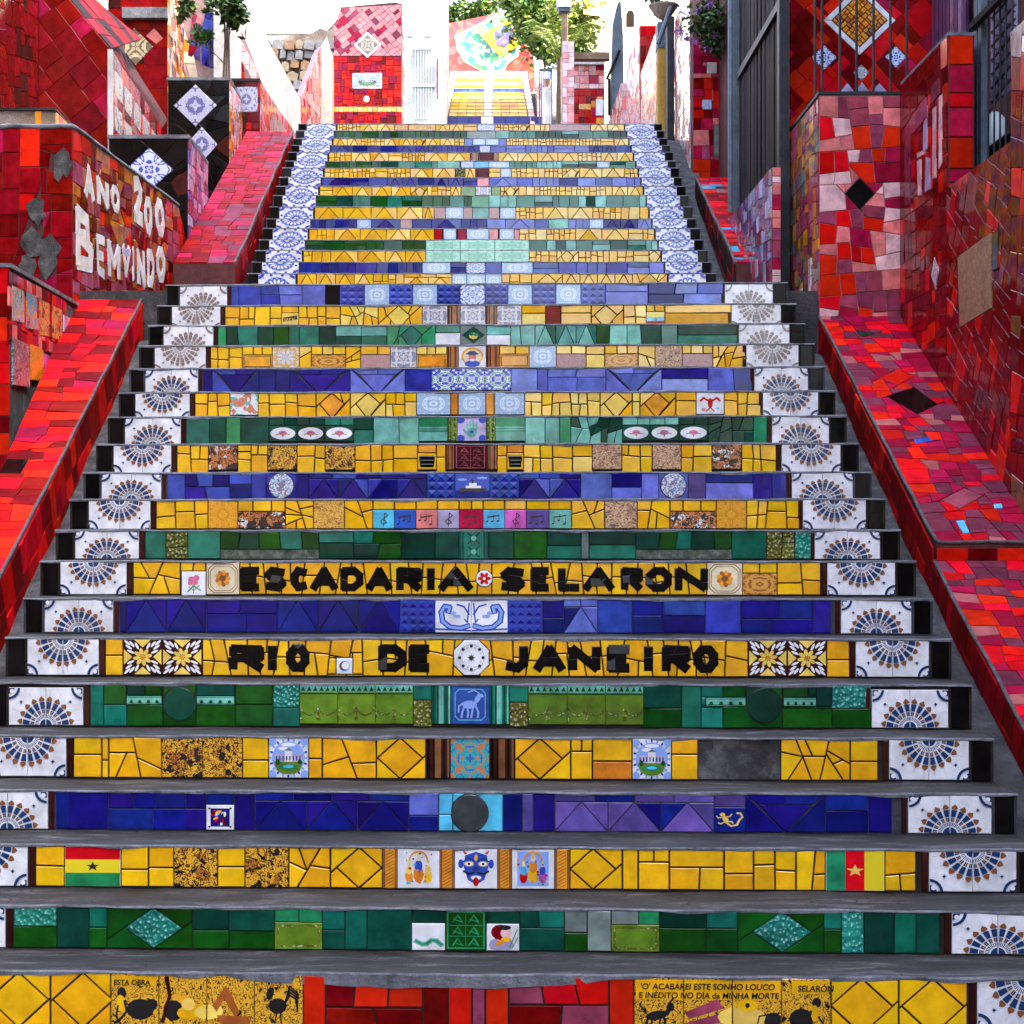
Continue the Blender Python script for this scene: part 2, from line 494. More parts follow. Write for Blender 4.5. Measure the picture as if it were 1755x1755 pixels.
SPECIAL = {
    'toon': ink('yellow_ink_drawing', (0.74, 0.38, 0.02), (0.012, 0.008, 0.006), (0.46, 0.16, 0.012), 50, 0.60, 0.045),
    'toonL': ink('light_ink_drawing', (0.74, 0.38, 0.02), (0.012, 0.008, 0.006), None, 46, 0.70, 0.030),
    'toonP': ink('pale_ink_drawing', (0.62, 0.36, 0.18), (0.12, 0.06, 0.05), (0.50, 0.25, 0.12), 46, 0.66, 0.04),
    'toonY': ink('faint_ink_drawing', (0.72, 0.40, 0.06), (0.34, 0.14, 0.02), None, 46, 0.66, 0.035),
    'toonbr': ink('rust_ink_drawing', (0.55, 0.17, 0.04), (0.014, 0.010, 0.010), (0.70, 0.66, 0.62), 40, 0.57, 0.05),
    'az': azulejo('blue_ornament_print', (0.62, 0.68, 0.80), (0.05, 0.09, 0.42), None, 4.0, 1.3),
    'azg': azulejo('grey_ornament_print', (0.62, 0.63, 0.66), (0.22, 0.23, 0.30), (0.45, 0.30, 0.28), 6.0, 4.7),
    'azp': azulejo('pale_ornament_print', (0.66, 0.74, 0.82), (0.32, 0.46, 0.62), None, 3.4, 7.7),
    'azb': azulejo('cross_ornament_print', (0.68, 0.72, 0.80), (0.04, 0.07, 0.44), (0.12, 0.34, 0.16), 5.0, 2.9),
    'azy': azulejo('ochre_ornament_print', (0.62, 0.62, 0.64), (0.60, 0.36, 0.10), (0.30, 0.34, 0.50), 5.0, 9.1),
    'sun': azulejo('amber_relief_print', (0.76, 0.36, 0.01), (0.62, 0.24, 0.008), (0.70, 0.32, 0.02), 6.0, 5.2),
    'brf': azulejo('brown_flower_print', (0.50, 0.17, 0.02), (0.66, 0.34, 0.05), (0.22, 0.06, 0.02), 5.0, 3.3),
    'pinky': ink('dusty_rose_print', (0.44, 0.24, 0.22), (0.36, 0.18, 0.18), None, 20, 0.8, 0.03),
    'water': ink('watercolour_print', (0.74, 0.74, 0.76), (0.10, 0.46, 0.36), (0.64, 0.16, 0.08), 26, 0.66, 0.012),
    'plate': ink('china_plate_print', (0.66, 0.72, 0.78), (0.10, 0.16, 0.30), (0.40, 0.16, 0.14), 70, 0.62, 0.05),
    'azd': azulejo('diamond_ornament_print', (0.42, 0.42, 0.54), (0.10, 0.10, 0.26), (0.30, 0.30, 0.44), 7.0, 6.3),
    'azc': azulejo('cream_cross_print', (0.50, 0.43, 0.26), (0.13, 0.10, 0.07), (0.34, 0.28, 0.17), 4.6, 8.2),
    'azm': azulejo('mint_relief_print', (0.22, 0.55, 0.36), (0.36, 0.66, 0.50), (0.14, 0.42, 0.28), 6.0, 1.9),
    'azo': azulejo('amber_lattice_print', (0.66, 0.22, 0.01), (0.30, 0.14, 0.01), (0.74, 0.30, 0.02), 9.0, 2.2),
    'stone': ink('veined_stone_print', (0.22, 0.13, 0.06), (0.36, 0.25, 0.13), (0.15, 0.085, 0.04), 16, 0.74, 0.05, 0.3),
    'bolt': azulejo('teal_rosette_print', (0.03, 0.36, 0.38), (0.50, 0.18, 0.06), (0.04, 0.10, 0.42), 5.2, 0.6),
    'pic1': ink('landscape_print', (0.52, 0.46, 0.36), (0.16, 0.08, 0.03), (0.40, 0.55, 0.62), 22, 0.64, 0.02),
    'pic2': ink('poster_print', (0.05, 0.40, 0.55), (0.50, 0.04, 0.02), (0.60, 0.45, 0.05), 20, 0.58, 0.02),
    'pic3': ink('portrait_print', (0.62, 0.36, 0.08), (0.20, 0.06, 0.02), (0.45, 0.16, 0.05), 20, 0.6, 0.02),
    'pic4': ink('grey_engraving_print', (0.24, 0.24, 0.26), (0.06, 0.06, 0.07), (0.38, 0.38, 0.40), 30, 0.62, 0.05),
    'pics': ink('postcard_print', (0.42, 0.46, 0.48), (0.10, 0.14, 0.20), (0.46, 0.36, 0.20), 26, 0.6, 0.03),
}
# ------------------------------------------------------------------ tiles
EYEV = Vector((0, 0, EYE))
class Tiler:
    """collects the tiles of one thing; flush() makes the largest ones objects and joins the rest"""
    def __init__(s, root):
        s.root, s.items = root, []
    def add(s, name, poly, frame, mat, parent, pm, grout=0.0022, thick=0.008, over=None, uvbox=None, tilt=0.017, key=None, minpx=60):
        O, Uv, Vv, N = frame
        p0 = inset(poly, grout)
        if not p0:
            return
        c = cen(p0)
        ctr = O + Uv * c[0] + Vv * c[1]
        wc = pm @ ctr
        wn = (pm.to_3x3() @ N).normalized()
        view = (EYEV - wc)
        dist = view.length
        vis = abs(area(p0)) * max(0.02, wn.dot(view / dist)) * (F / dist) ** 2
        s.items.append((vis, name, p0, c, ctr, frame, mat, parent, pm, thick, over, uvbox, tilt, key, minpx))
    def mesh(s, it):
        vis, name, p0, c, ctr, frame, mat, parent, pm, thick, over, uvbox, tilt, key, minpx = it
        O, Uv, Vv, N = frame
        n = len(p0)
        ta, tb = random.gauss(0, tilt), random.gauss(0, tilt)
        dz = U(-0.0006, 0.0012)
        rad = max(0.01, math.sqrt(abs(area(p0))) * 0.5)
        k = min(0.25, 0.0022 / rad)
        vs_, fs = [], []
        def at(x, y, z):
            x -= c[0]; y -= c[1]
            return Uv * x + Vv * y + N * z
        def top(x, y):
            return thick + dz + ta * (x - c[0]) + tb * (y - c[1])
        for (x, y) in p0:
            vs_.append(at(x, y, -0.002))
        for (x, y) in p0:
            vs_.append(at(x, y, top(x, y) - 0.0016))
        for (x, y) in p0:
            x2, y2 = x + (c[0] - x) * k, y + (c[1] - y) * k
            vs_.append(at(x2, y2, top(x2, y2)))
        for i in range(n):
            j = (i + 1) % n
            fs.append((i, j, j + n, i + n))
            fs.append((i + n, j + n, j + 2 * n, i + 2 * n))
        fs.append(tuple(range(2 * n, 3 * n)))
        mi = [0] * len(fs)
        uv = None
        if uvbox:
            x0, y0, x1, y1 = uvbox
            uv = [((q[0] - x0) / (x1 - x0), (q[1] - y0) / (y1 - y0)) for q in p0] * 3
        mats = [mat]
        if over:
            for L, (op, om) in enumerate(over):
                b = len(vs_)
                op = ccw(op)
                for (x, y) in op:
                    vs_.append(at(x, y, top(x, y) + 0.0002 + 0.00012 * L))
                    if uv:
                        uv.append((0, 0))
                fs.append(tuple(range(b, b + len(op))))
                if om not in mats:
                    mats.append(om)
                mi.append(mats.index(om))
        return vs_, fs, mi, mats, uv
    cache = {}
    def flush(s, limit=285):
        s.items.sort(key=lambda i: -i[0])
        cnt = {}
        rest = MB()
        rmats = []
        for it in s.items:
            name, parent, pm, key = it[1], it[7], it[8], it[13]
            cnt[name] = cnt.get(name, 0) + 1
            if cnt[name] > limit or it[0] < it[14]:
                vs_, fs, mi, mats, uv = s.mesh(it)
                inv = s.root.location
                idx = []
                for m in mats:
                    if m not in rmats:
                        rmats.append(m)
                    idx.append(rmats.index(m))
                b = len(rest.v)
                rest.v += [tuple(pm @ (v + it[4]) - inv) for v in vs_]
                rest.f += [tuple(i + b for i in f) for f in fs]
                rest.m += [idx[i] for i in mi]
                continue
            if key and key in Tiler.cache:
                o = bpy.data.objects.new(name, Tiler.cache[key])
                COL.objects.link(o)
                o.parent = parent
                o.location = it[4]
                continue
            vs_, fs, mi, mats, uv = s.mesh(it)
            o = put(name, vs_, fs, mats, parent, it[4], mi, False, uv)
            if key:
                Tiler.cache[key] = o.data
        if rest.v:
            o = put('tile_chips', rest.v, rest.f, rmats, s.root, (0, 0, 0), rest.m)
            o['kind'] = 'stuff'

# ------------------------------------------------------------------ printed ornaments, unit square 0..1
def disc(cx, cy, r, n=14, ry=None, rot=0.0):
    ry = r if ry is None else ry
    out = []
    for i in range(n):
        a = 2 * math.pi * i / n
        x, y = r * math.cos(a), ry * math.sin(a)
        out.append((cx + x * math.cos(rot) - y * math.sin(rot), cy + x * math.sin(rot) + y * math.cos(rot)))
    return out
def rc(x0, y0, x1, y1):
    return [(x0, y0), (x1, y0), (x1, y1), (x0, y1)]
def star(cx, cy, r, n=5, q=0.4, a0=math.pi / 2):
    return [(cx + (r if i % 2 == 0 else r * q) * math.cos(a0 + math.pi * i / n), cy + (r if i % 2 == 0 else r * q) * math.sin(a0 + math.pi * i / n)) for i in range(2 * n)]
def arcq(cx, cy, r0, r1, a0, a1, n=1):
    A = [a0 + (a1 - a0) * i / n for i in range(n + 1)]
    return [(cx + r1 * math.cos(a), cy + r1 * math.sin(a)) for a in A] + [(cx + r0 * math.cos(a), cy + r0 * math.sin(a)) for a in reversed(A)]
def stroke(pts, w):
    out = []
    for (x0, y0), (x1, y1) in zip(pts, pts[1:]):
        L = math.hypot(x1 - x0, y1 - y0) or 1
        nx, ny = -(y1 - y0) / L * w / 2, (x1 - x0) / L * w / 2
        ex, ey = (x1 - x0) / L * w * 0.27, (y1 - y0) / L * w * 0.27
        out.append([(x0 + nx - ex, y0 + ny - ey), (x0 - nx - ex, y0 - ny - ey), (x1 - nx + ex, y1 - ny + ey), (x1 + nx + ex, y1 + ny + ey)])
    return out

def print_floral():
    o = []
    for k in range(4):
        a = k * math.pi / 2
        o.append(([(0.5 + 0.5 * math.cos(a + d) * r, 0.5 + 0.5 * math.sin(a + d) * r) for d, r in ((-0.42, 1.08), (0.42, 1.08), (0, 0.55))], 'y'))
        for d, l in ((-0.34, .38), (-.13, .5), (.13, .5), (.34, .38), (0, .62)):
            b = a + math.pi / 4 + d
            o.append((disc(0.5 + l * 0.92 * math.cos(b), 0.5 + l * 0.92 * math.sin(b), 0.11, 8, 0.035, b), 'w'))
    for k in range(8):
        a = k * math.pi / 4 + .2
        o.append((disc(0.5 + .16 * math.cos(a), .5 + .16 * math.sin(a), .10, 8, .055, a), 'y'))
    o.append((disc(.5, .5, .07, 8), 'O'))
    return 'n', o
def print_flagh():
    return 'W', [(rc(0, .68, 1, 1), 'R'), (rc(0, .34, 1, .68), '7'), (rc(0, 0, 1, .34), 'e'), (star(.5, .5, .13), 'k')]
def print_flagv():
    return 'W', [(rc(0, 0, .33, 1), 'e'), (rc(.33, 0, .66, 1), 'R'), (rc(.66, 0, 1, 1), '7'), (star(.5, .5, .16), 'y')]
def print_flagsmall():
    return 'W', [(rc(0, .62, 1, 1), '7'), (rc(0, .3, 1, .62), 'L'), (rc(0, 0, 1, .3), 'R'), (disc(.5, .46, .12), 'e')]
def print_mask():
    o = [([(.22, .86), (.18, .97), (.30, .88)], 'R'), ([(.78, .86), (.82, .97), (.70, .88)], 'R'),
         (disc(.14, .62, .07, 8, .12), '4'), (disc(.86, .62, .07, 8, .12), '4'),
         ([(.2, .55), (.24, .84), (.5, .93), (.76, .84), (.8, .55), (.7, .22), (.5, .08), (.3, .22)], '4')]
    for s in (-1, 1):
        o += [(disc(.5 + s * .17, .62, .12, 10, .07), 'y'), (disc(.5 + s * .17, .62, .085, 10, .05), 'w'), (disc(.5 + s * .17, .62, .035, 8), 'k')]
        o += [(q, 'k') for q in stroke([(.5 + s * .05, .40), (.5 + s * .18, .36), (.5 + s * .3, .44)], .05)]
        o += [(q, '1') for q in stroke([(.5 + s * .05, .72), (.5 + s * .2, .76), (.5 + s * .3, .68)], .03)]
    o += [(disc(.5, .78, .045, 8, .09), 'O'), (disc(.5, .50, .09, 10, .06), '1'), (disc(.5, .27, .13, 12, .055), 'w'), (disc(.5, .17, .07, 10, .12), 'R')]
    return 'W', o
def print_figures(seed):
    rr = random.Random(seed)
    def f():
        o = [(rc(.12, .06, .88, .94), '5')] if seed % 2 else []
        for cx, s in ((.5, 1), (.27, .75), (.73, .75)):
            c = rr.choice('OYRLZ')
            o += [(disc(cx, .2 * s + .14, .13 * s, 9, .22 * s), c), (disc(cx, .42 * s + .14, .10 * s, 9, .16 * s), rr.choice('4OyL')), (disc(cx, .63 * s + .13, .06 * s, 9, .075 * s), 'C'), (disc(cx, .72 * s + .14, .05 * s, 8, .05 * s), 'y')]
        for _ in range(22):
            o.append((disc(U(.14, .86), U(.08, .9), U(.015, .04), 6), rr.choice('ORyLe4P')))
        o.append((arcq(.5, .72, .2, .24, 0, math.pi, 6), 'O'))
        return 'W', o
    return f
def print_ornate():
    o = []
    for ins, ww in ((.05, .025), (.11, .018)):
        a, b, c = ins, 1 - ins, .16
        P = [(a + c, a), (b - c, a), (b, a + c), (b, b - c), (b - c, b), (a + c, b), (a, b - c), (a, a + c), (a + c, a)]
        o += [(q, 'N') for q in stroke(P, ww)]
    for k in range(9):
        an = k * 0.698
        o.append((disc(.5 + .15 * math.cos(an), .5 + .17 * math.sin(an), .1, 8, .07, an), 'c' if k % 2 else 'O'))
    o.append((disc(.5, .5, .1), 'N'))
    return 'C', o
def print_lily():
    o = [(q, 'e') for q in stroke([(.5, .08), (.5, .5)], .04) + stroke([(.25, .15), (.5, .4), (.8, .2)], .06) + stroke([(.3, .35), (.5, .2), (.75, .42)], .04)]
    for x, y, r in ((.42, .66, .15), (.62, .74, .13), (.56, .55, .13), (.36, .52, .1)):
        o += [(disc(x, y, r), 'P'), (disc(x, y + .02, r * .5), 'Z')]
    return 'W', o
def print_cherry():
    return 'W', [(disc(.5 + .25 * math.cos(k * 1.047), .5 + .25 * math.sin(k * 1.047), .2, 9, .12, k * 1.047), 'R') for k in range(6)] + [(disc(.5, .5, .1), 'w')]
def print_octagon():
    o = []
    for k in range(8):
        a = k * math.pi / 4
        o += [(disc(.5 + .34 * math.cos(a), .5 + .34 * math.sin(a), .05, 7), 'k'), (disc(.5 + .30 * math.cos(a + .4), .5 + .30 * math.sin(a + .4), .03, 6), '6')]
        o += [(q, '6') for q in stroke([(.5 + .40 * math.cos(a), .5 + .40 * math.sin(a)), (.5 + .40 * math.cos(a + .785), .5 + .4 * math.sin(a + .785))], .02)]
    o.append((star(.5, .5, .12, 8, .45), 'k'))
    return 'W', o
def print_gecko():
    o = [(disc(.26, .72, .09, 10, .075), 'y'), (disc(.36, .52, .09, 10, .19, .4), 'y')]
    o += [(q, 'y') for q in stroke([(.42, .36), (.55, .24), (.74, .3), (.83, .52), (.92, .62), (.86, .78), (.74, .78)], .065)
          + stroke([(.3, .62), (.12, .58), (.06, .66)], .045) + stroke([(.34, .62), (.5, .64), (.56, .74)], .045) + stroke([(.36, .44), (.2, .34), (.12, .38)], .045) + stroke([(.44, .42), (.56, .44), (.6, .36)], .045)]
    return 'B', o
def print_card():
    o = [(rc(.14, .12, .86, .88), 'B')]
    for _ in range(16):
        o.append((disc(U(.25, .75), U(.22, .8), U(.05, .12), 7, U(.03, .07), U(0, 3)), random.choice('RkLOvwr')))
    o += [(disc(x, y, .045, 6), 'k') for x in (.1, .9) for y in (.12, .88)]
    return 'W', o
def print_moon():
    return 'W', [(disc(.5, .5, .36, 16), '5'), (disc(.47, .5, .3, 16), 'N'), (disc(.57, .53, .25, 16), 'w')]
def print_oval():
    o = [(disc(.5, .5, .46, 18, .4), 'W'), (disc(.5, .52, .16, 10, .16), 'P'), (disc(.5, .54, .08, 8), 'Z')]
    o += [(q, 'e') for q in stroke([(.25, .42), (.42, .5)], .05) + stroke([(.75, .42), (.58, .5)], .05) + stroke([(.5, .38), (.5, .26)], .04)]
    return 'g', o
def print_music(base, seed):
    rr = random.Random(seed)
    def f():
        o = []
        for k in range(3):
            x, y = .15 + .27 * k, rr.uniform(.2, .45)
            o += [(disc(x, y, .07, 8, .05, .4), 'k')] + [(q, 'k') for q in stroke([(x + .06, y), (x + .06, y + .36)], .03)]
        o += [(q, 'k') for q in stroke([(.21, .62), (.75, .7)], .07)]
        if seed % 3 == 0:
            o = [(q, 'k') for q in stroke([(.5, .1), (.55, .85), (.7, .7), (.35, .4), (.45, .22), (.65, .3), (.55, .45)], .045)]
        return base, o
    return f
def print_ship():
    return '4', [(rc(0, 0, 1, .3), 'B'), ([(.14, .26), (.86, .26), (.92, .4), (.1, .4)], 'k'), (rc(.3, .4, .75, .5), 'w'), (rc(.4, .5, .62, .62), 'w'), (rc(.47, .6, .53, .78), 'k'), (disc(.2, .75, .14, 9, .05), '5'), (disc(.78, .82, .16, 9, .05), '5')]
def print_column(a, b, c):
    def f():
        return a, [(rc(.02, 0, .14, 1), b), (rc(.28, 0, .36, 1), b), (rc(.36, 0, .62, 1), c), (rc(.72, 0, .8, 1), b), (rc(.9, 0, .98, 1), c)]
    return f
def print_rope():
    o = [(rc(0, 0, .14, 1), 'N'), (rc(.86, 0, 1, 1), 'N')]
    for k in range(12):
        y = k / 12
        o += [(q, 'N') for q in stroke([(.2, y), (.8, y + .11)], .018)]
    return 'O', o
def print_horse():
    o = [(q, 'L') for q in stroke([(.2, .1), (.8, .1), (.9, .2), (.9, .8), (.8, .9), (.2, .9), (.1, .8), (.1, .2), (.2, .1)], .03)]
    o += [(disc(.48, .5, .2, 10, .11), '5'), (disc(.70, .66, .07, 8, .14, -.5), '5'), (disc(.78, .74, .09, 8, .05, -.4), '5')]
    for x, dx in ((.34, -.05), (.42, .03), (.58, -.03), (.66, .06)):
        o += [(q, '5') for q in stroke([(x, .44), (x + dx, .3), (x + dx - .02, .17)], .05)]
    o += [(q, '5') for q in stroke([(.3, .54), (.2, .46), (.19, .3)], .04) + stroke([(.74, .8), (.6, .88), (.45, .82)], .03)]
    return 'b', o
def print_pyramids(cols, rows, dark, light):
    def f():
        o = []
        for i in range(cols):
            for j in range(rows):
                x0, y0, x1, y1 = i / cols + .02, j / rows + .02, (i + 1) / cols - .02, (j + 1) / rows - .02
                cx, cy = (x0 + x1) / 2, (y0 + y1) / 2 + .01
                o += [([(x0, y0), (x1, y0), (cx, cy)], dark), ([(x0, y1), (x1, y1), (cx, cy)], light)]
        return 'b', o
    return f
def print_scroll(flip):
    def f():
        P = [(.95, .2), (.7, .12), (.4, .16), (.2, .34), (.16, .62), (.26, .8), (.4, .78), (.36, .62)]
        P2 = [(.95, .55), (.8, .8), (.6, .86)]
        o = [(q, '4') for q in stroke(P, .17) + stroke(P2, .05) + stroke([(.95, .9), (.9, .3), (.82, .4)], .04) + stroke([(0, .1), (1, .05)], .05)]
        o += [(q, '5') for q in stroke(P, .08)]
        o += [(disc(.6, .5, .12, 8, .05), '5'), (disc(.5, .6, .08, 8, .05), '5')]
        if flip:
            o = [([(1 - x, y) for x, y in p], c) for p, c in o]
        return 'W', o
    return f
def print_portrait():
    return 'W', [(disc(.5, .52, .42, 16), 'O'), (disc(.5, .5, .35, 16), 'C'), (disc(.5, .16, .3, 10, .16), '4'), (disc(.5, .45, .15, 10, .19), 'P'), (disc(.5, .63, .25, 10, .06), '1'), (disc(.5, .69, .16, 10, .09), '1'), (disc(.5, .33, .1, 8, .06), 'w')]
def print_hand():
    o = [(disc(.5, .35, .2, 10, .22), 'T')] + [(disc(.34 + .11 * i, .62 + (.08 if 0 < i < 3 else 0), .045, 8, .2), 'T') for i in range(4)] + [(disc(.26, .4, .05, 8, .13, .6), 'T'), (disc(.5, .38, .07, 8), '4')]
    for x in (.1, .9):
        for y in (.1, .9):
            o.append((disc(x, y, .16, 8), '4'))
    return 'v', o
def print_woman():
    o = [(disc(.45, .2, .4, 12, .3), 'v'), (disc(.42, .7, .3, 12, .3), 'r'), (disc(.6, .66, .18, 10, .2), 'q'), (disc(.56, .88, .2, 10, .1), 'k'), (disc(.6, .42, .16, 10, .1), 'Y'), (disc(.4, .3, .16, 8, .1, .6), 'O')]
    o += [(q, 'e') for q in stroke([(.72, .12), (.95, .8)], .03) + stroke([(.8, .1), (.97, .5)], .03)]
    return 'W', o
def print_map():
    o = [(q, 'T') for q in stroke([(.1, .35), (.3, .22), (.45, .24), (.6, .38), (.75, .36), (.92, .18)], .17)]
    o += [(q, 'e') for q in stroke([(.1, .35), (.3, .22), (.45, .24), (.6, .38), (.75, .36), (.92, .2)], .07)]
    return 'W', o
def print_relief(b1, l1):
    def f():
        o = [(q, l1) for q in stroke([(.05, .05), (.95, .05), (.95, .95), (.05, .95), (.05, .05)], .04) + stroke([(.5, .1), (.5, .9)], .02) + stroke([(.1, .35), (.9, .35)], .02) + stroke([(.1, .62), (.9, .62)], .02)]
        for x, y in ((.3, .78), (.7, .78), (.3, .48), (.7, .48), (.3, .2), (.7, .2)):
            o += [(q, l1) for q in stroke([(x - .12, y - .08), (x, y + .1), (x + .12, y - .08), (x - .1, y)], .03)]
        return b1, o
    return f
def print_lime():
    o = [(rc(0, .82, 1, 1), 'T'), (rc(0, .76, 1, .8), 'G')] + [([(k / 6 + .02, .85), ((k + 1) / 6 - .02, .85), ((k + .5) / 6, .97)], 'G') for k in range(6)]
    for k in range(2):
        c = .25 + .5 * k
        o += [(q, 'o') for q in stroke([(c - .25, .42), (c - .18, .3), (c - .07, .24), (c, .22), (c + .07, .24), (c + .18, .3), (c + .25, .42)], .03)]
        o += [([(c - .3, .1), (c - .25, .42), (c - .2, .1)], 'o')]
    return 'l', o
def print_strip():
    return 'G', [(rc(0, .02, 1, .98), 'T')] + [(arcq(.125 + .25 * k, .12, .05, .10, 0, math.pi, 6), 'G') for k in range(4)] + [(disc(.125 + .25 * k, .3, .05, 8, .25), 'G') for k in range(4)] + [(rc(0, .82, 1, .88), 'G'), (rc(0, .1, 1, .15), 'G')]
def print_mint():
    return 'e', [(rc(0, .44, 1, .6), 'T'), (rc(0, .0, 1, .38), 'T'), (rc(0, .49, 1, .52), 'g')]
def print_mug():
    return 'Y', [([(.12, .12), (.88, .12), (.96, .8), (.04, .8)], 'K'), (rc(.06, .8, .94, .88), 'S'), (rc(.14, .55, .86, .6), 'S'), (rc(.16, .3, .84, .34), 'S')]
def print_sign():
    o = [([(.06, .36), (.94, .52), (.94, .84), (.06, .68)], 'k')]
    return 'y', o
def print_bird():
    o = [(disc(.5, .5, .1, 8, .25), 'R')] + [(q, 'R') for q in stroke([(.5, .55), (.25, .75), (.14, .6)], .09) + stroke([(.5, .55), (.75, .75), (.86, .6)], .09) + stroke([(.5, .3), (.35, .12)], .05) + stroke([(.5, .3), (.65, .12)], .05)]
    return 'W', o + [(disc(.25, .2, .08, 8), 'P'), (disc(.78, .25, .06, 8), 'L')]
def print_tealrel():
    o = [(rc(0, 0, .16, 1), 'g'), (rc(.05, 0, .1, 1), 't'), (rc(.84, 0, 1, 1), 'g'), (rc(.9, 0, .95, 1), 't')]
    for y in (.25, .75):
        o += [(q, 'g') for q in stroke([(.3, y - .2), (.5, y), (.7, y - .2)], .05) + stroke([(.3, y + .2), (.5, y), (.7, y + .2)], .05)] + [(disc(.5, y, .1, 8), 'T')]
    return 't', o
def print_olive():
    return 'l', [(rc(.04, .08, .96, .92), 'o'), (rc(.08, .14, .92, .86), 'l')]
def print_gold():
    return 'O', [(rc(.03, .05, .97, .95), 'o'), (rc(.07, .12, .93, .88), 'O')]
def print_leafd():
    return 'S', [([(.5, .04), (.96, .5), (.5, .96), (.04, .5)], 'g'), (disc(.5, .45, .18, 8), 'y'), (disc(.42, .55, .1, 7), 'e'), (disc(.6, .52, .1, 7), 'e')]
def print_scene(kind):
    def f():
        o = []
        ink_ = lambda pts, w_: [(q, 'k') for q in stroke(pts, w_)]
        if kind == 0:      # kneeling figure beside a dark animal
            o = [(rc(.1, .8, .95, .97), 'Y'), (disc(.62, .34, .3, 12, .2), 'k'), (disc(.88, .44, .12, 10, .1), 'k'), (disc(.22, .64, .1, 10, .12), 'k'), (disc(.22, .44, .1, 9, .18, .3), 'Y')]
            o += ink_([(.28, .5), (.33, .3), (.18, .14), (.06, .08)], .05) + ink_([(.14, .4), (.1, .2), (.2, .06)], .04)
        elif kind in (1, 2):   # reclining figure running over two tiles
            dx = 0 if kind == 1 else -1
            sh = [(disc(.55, .42, .16, 10, .2), 'Y'), (disc(.3, .32, .22, 10, .2), 'k'), (disc(.72, .30, .35, 12, .15, .1), 'Y'), (disc(.62, .44, .15, 10, .12), 'y'), (disc(1.05, .30, .3, 12, .14, .05), 'y'),
                  ([(1.1, .42), (1.38, .78), (1.46, .74), (1.7, .3), (1.6, .2), (1.36, .55), (1.2, .3)], 'c'), ([(1.2, .24), (1.9, .22), (1.92, .06), (1.3, .06)], 'c'), ([(.1, .95), (.18, .6), (.02, .1), (.1, .08), (.26, .6), (.2, .97)], 'n')]
            o = [([(min(1, max(0, a + dx)), b) for a, b in p], c) for p, c in sh]
            o = [q for q in o if max(a for a, b in q[0]) - min(a for a, b in q[0]) > .02]
        elif kind == 3:    # rooster
            o = [(disc(.48, .42, .2, 10, .15), 'k'), (disc(.32, .66, .08, 9, .14, -.3), 'k'), (disc(.36, .8, .05, 7, .04), 'c')]
            for k in range(4):
                o += ink_([(.62, .44), (.74, .62 + .06 * k), (.86 + .02 * k, .56 + .03 * k), (.9, .34 + .05 * k)], .035)
            o += ink_([(.46, .3), (.42, .1)], .03) + ink_([(.54, .3), (.56, .1)], .03)
        elif kind == 4:    # dog
            o = [(rc(.02, .6, 1, .97), 'Y'), (disc(.45, .3, .24, 10, .09, .15), 'k'), (disc(.74, .46, .09, 8, .08), 'k')] + ink_([(.66, .34), (.74, .46)], .1) + ink_([(.7, .52), (.8, .62)], .04) + ink_([(.28, .28), (.2, .05)], .05) + ink_([(.36, .26), (.34, .03)], .04) + ink_([(.6, .3), (.66, .06)], .05) + ink_([(.54, .28), (.5, .08)], .04) + ink_([(.24, .34), (.1, .5), (.14, .56)], .03)
        elif kind in (5, 6):
            dx = 0 if kind == 5 else -1
            sh = [(rc(0, .6, 2, .97), 'Y'), ([(.0, .36), (.7, .62), (.84, .44), (.1, .24)], 'u'), ([(-.1, .16), (.82, .36), (.84, .2), (0, .02)], 'u'), (disc(1.2, .28, .5, 12, .2), 'y'), (disc(1.3, .5, .22, 10, .12), 'Y'), (disc(1.85, .2, .2, 10, .18), 'k')]
            o = [([(min(1, max(0, a + dx)), b) for a, b in p], c) for p, c in sh]
            o = [q for q in o if max(a for a, b in q[0]) - min(a for a, b in q[0]) > .02]
            if kind == 6:
                o += ink_([(.5, .1), (.55, .3), (.8, .35)], .03) + [(disc(.3, .5, .05, 8), 'k')]
        else:
            o = [(rc(.2, .72, .95, .97), 'Y'), (disc(.4, .25, .26, 12, .2), 'k'), (disc(.72, .56, .1, 9, .1), 'k'), (disc(.68, .36, .08, 9, .16), 'Y')] + ink_([(.6, .4), (.55, .2), (.8, .06)], .05) + ink_([(.76, .3), (.9, .1)], .04)
        return 'toonL', o
    return f
def print_palace():
    o = []
    for k in range(20):
        a = k * 0.314
        o.append((disc(.5 + .47 * math.cos(a), .5 + .47 * math.sin(a), .05, 6, .03, a), '4' if k % 2 else '5'))
    for x in (.06, .94):
        for y in (.06, .94):
            o.append((disc(x, y, .13, 8), '5'))
    o += [(disc(.5, .5, .43, 20), '5'), ([(.12, .4), (.88, .4), (.8, .18), (.65, .09), (.35, .09), (.2, .18)], 'l'), (disc(.5, .84, .2, 9, .05), 'w'), (disc(.36, .74, .14, 8, .05), 'w')]
    o += [(rc(.14, .4, .86, .6), 'v'), (rc(.4, .4, .6, .68), 'W'), ([(.38, .68), (.62, .68), (.5, .76)], 'S')]
    for k in range(8):
        x = .17 + .088 * k
        o.append((rc(x, .44, x + .035, .55), '1'))
    o += [(disc(.5, .27, .26, 12, .07), 'e'), (disc(.5, .28, .14, 10, .04), 'L'), (disc(.22, .4, .06, 7, .08), 'G'), (disc(.8, .4, .06, 7, .07), 'G')]
    return 'W', o
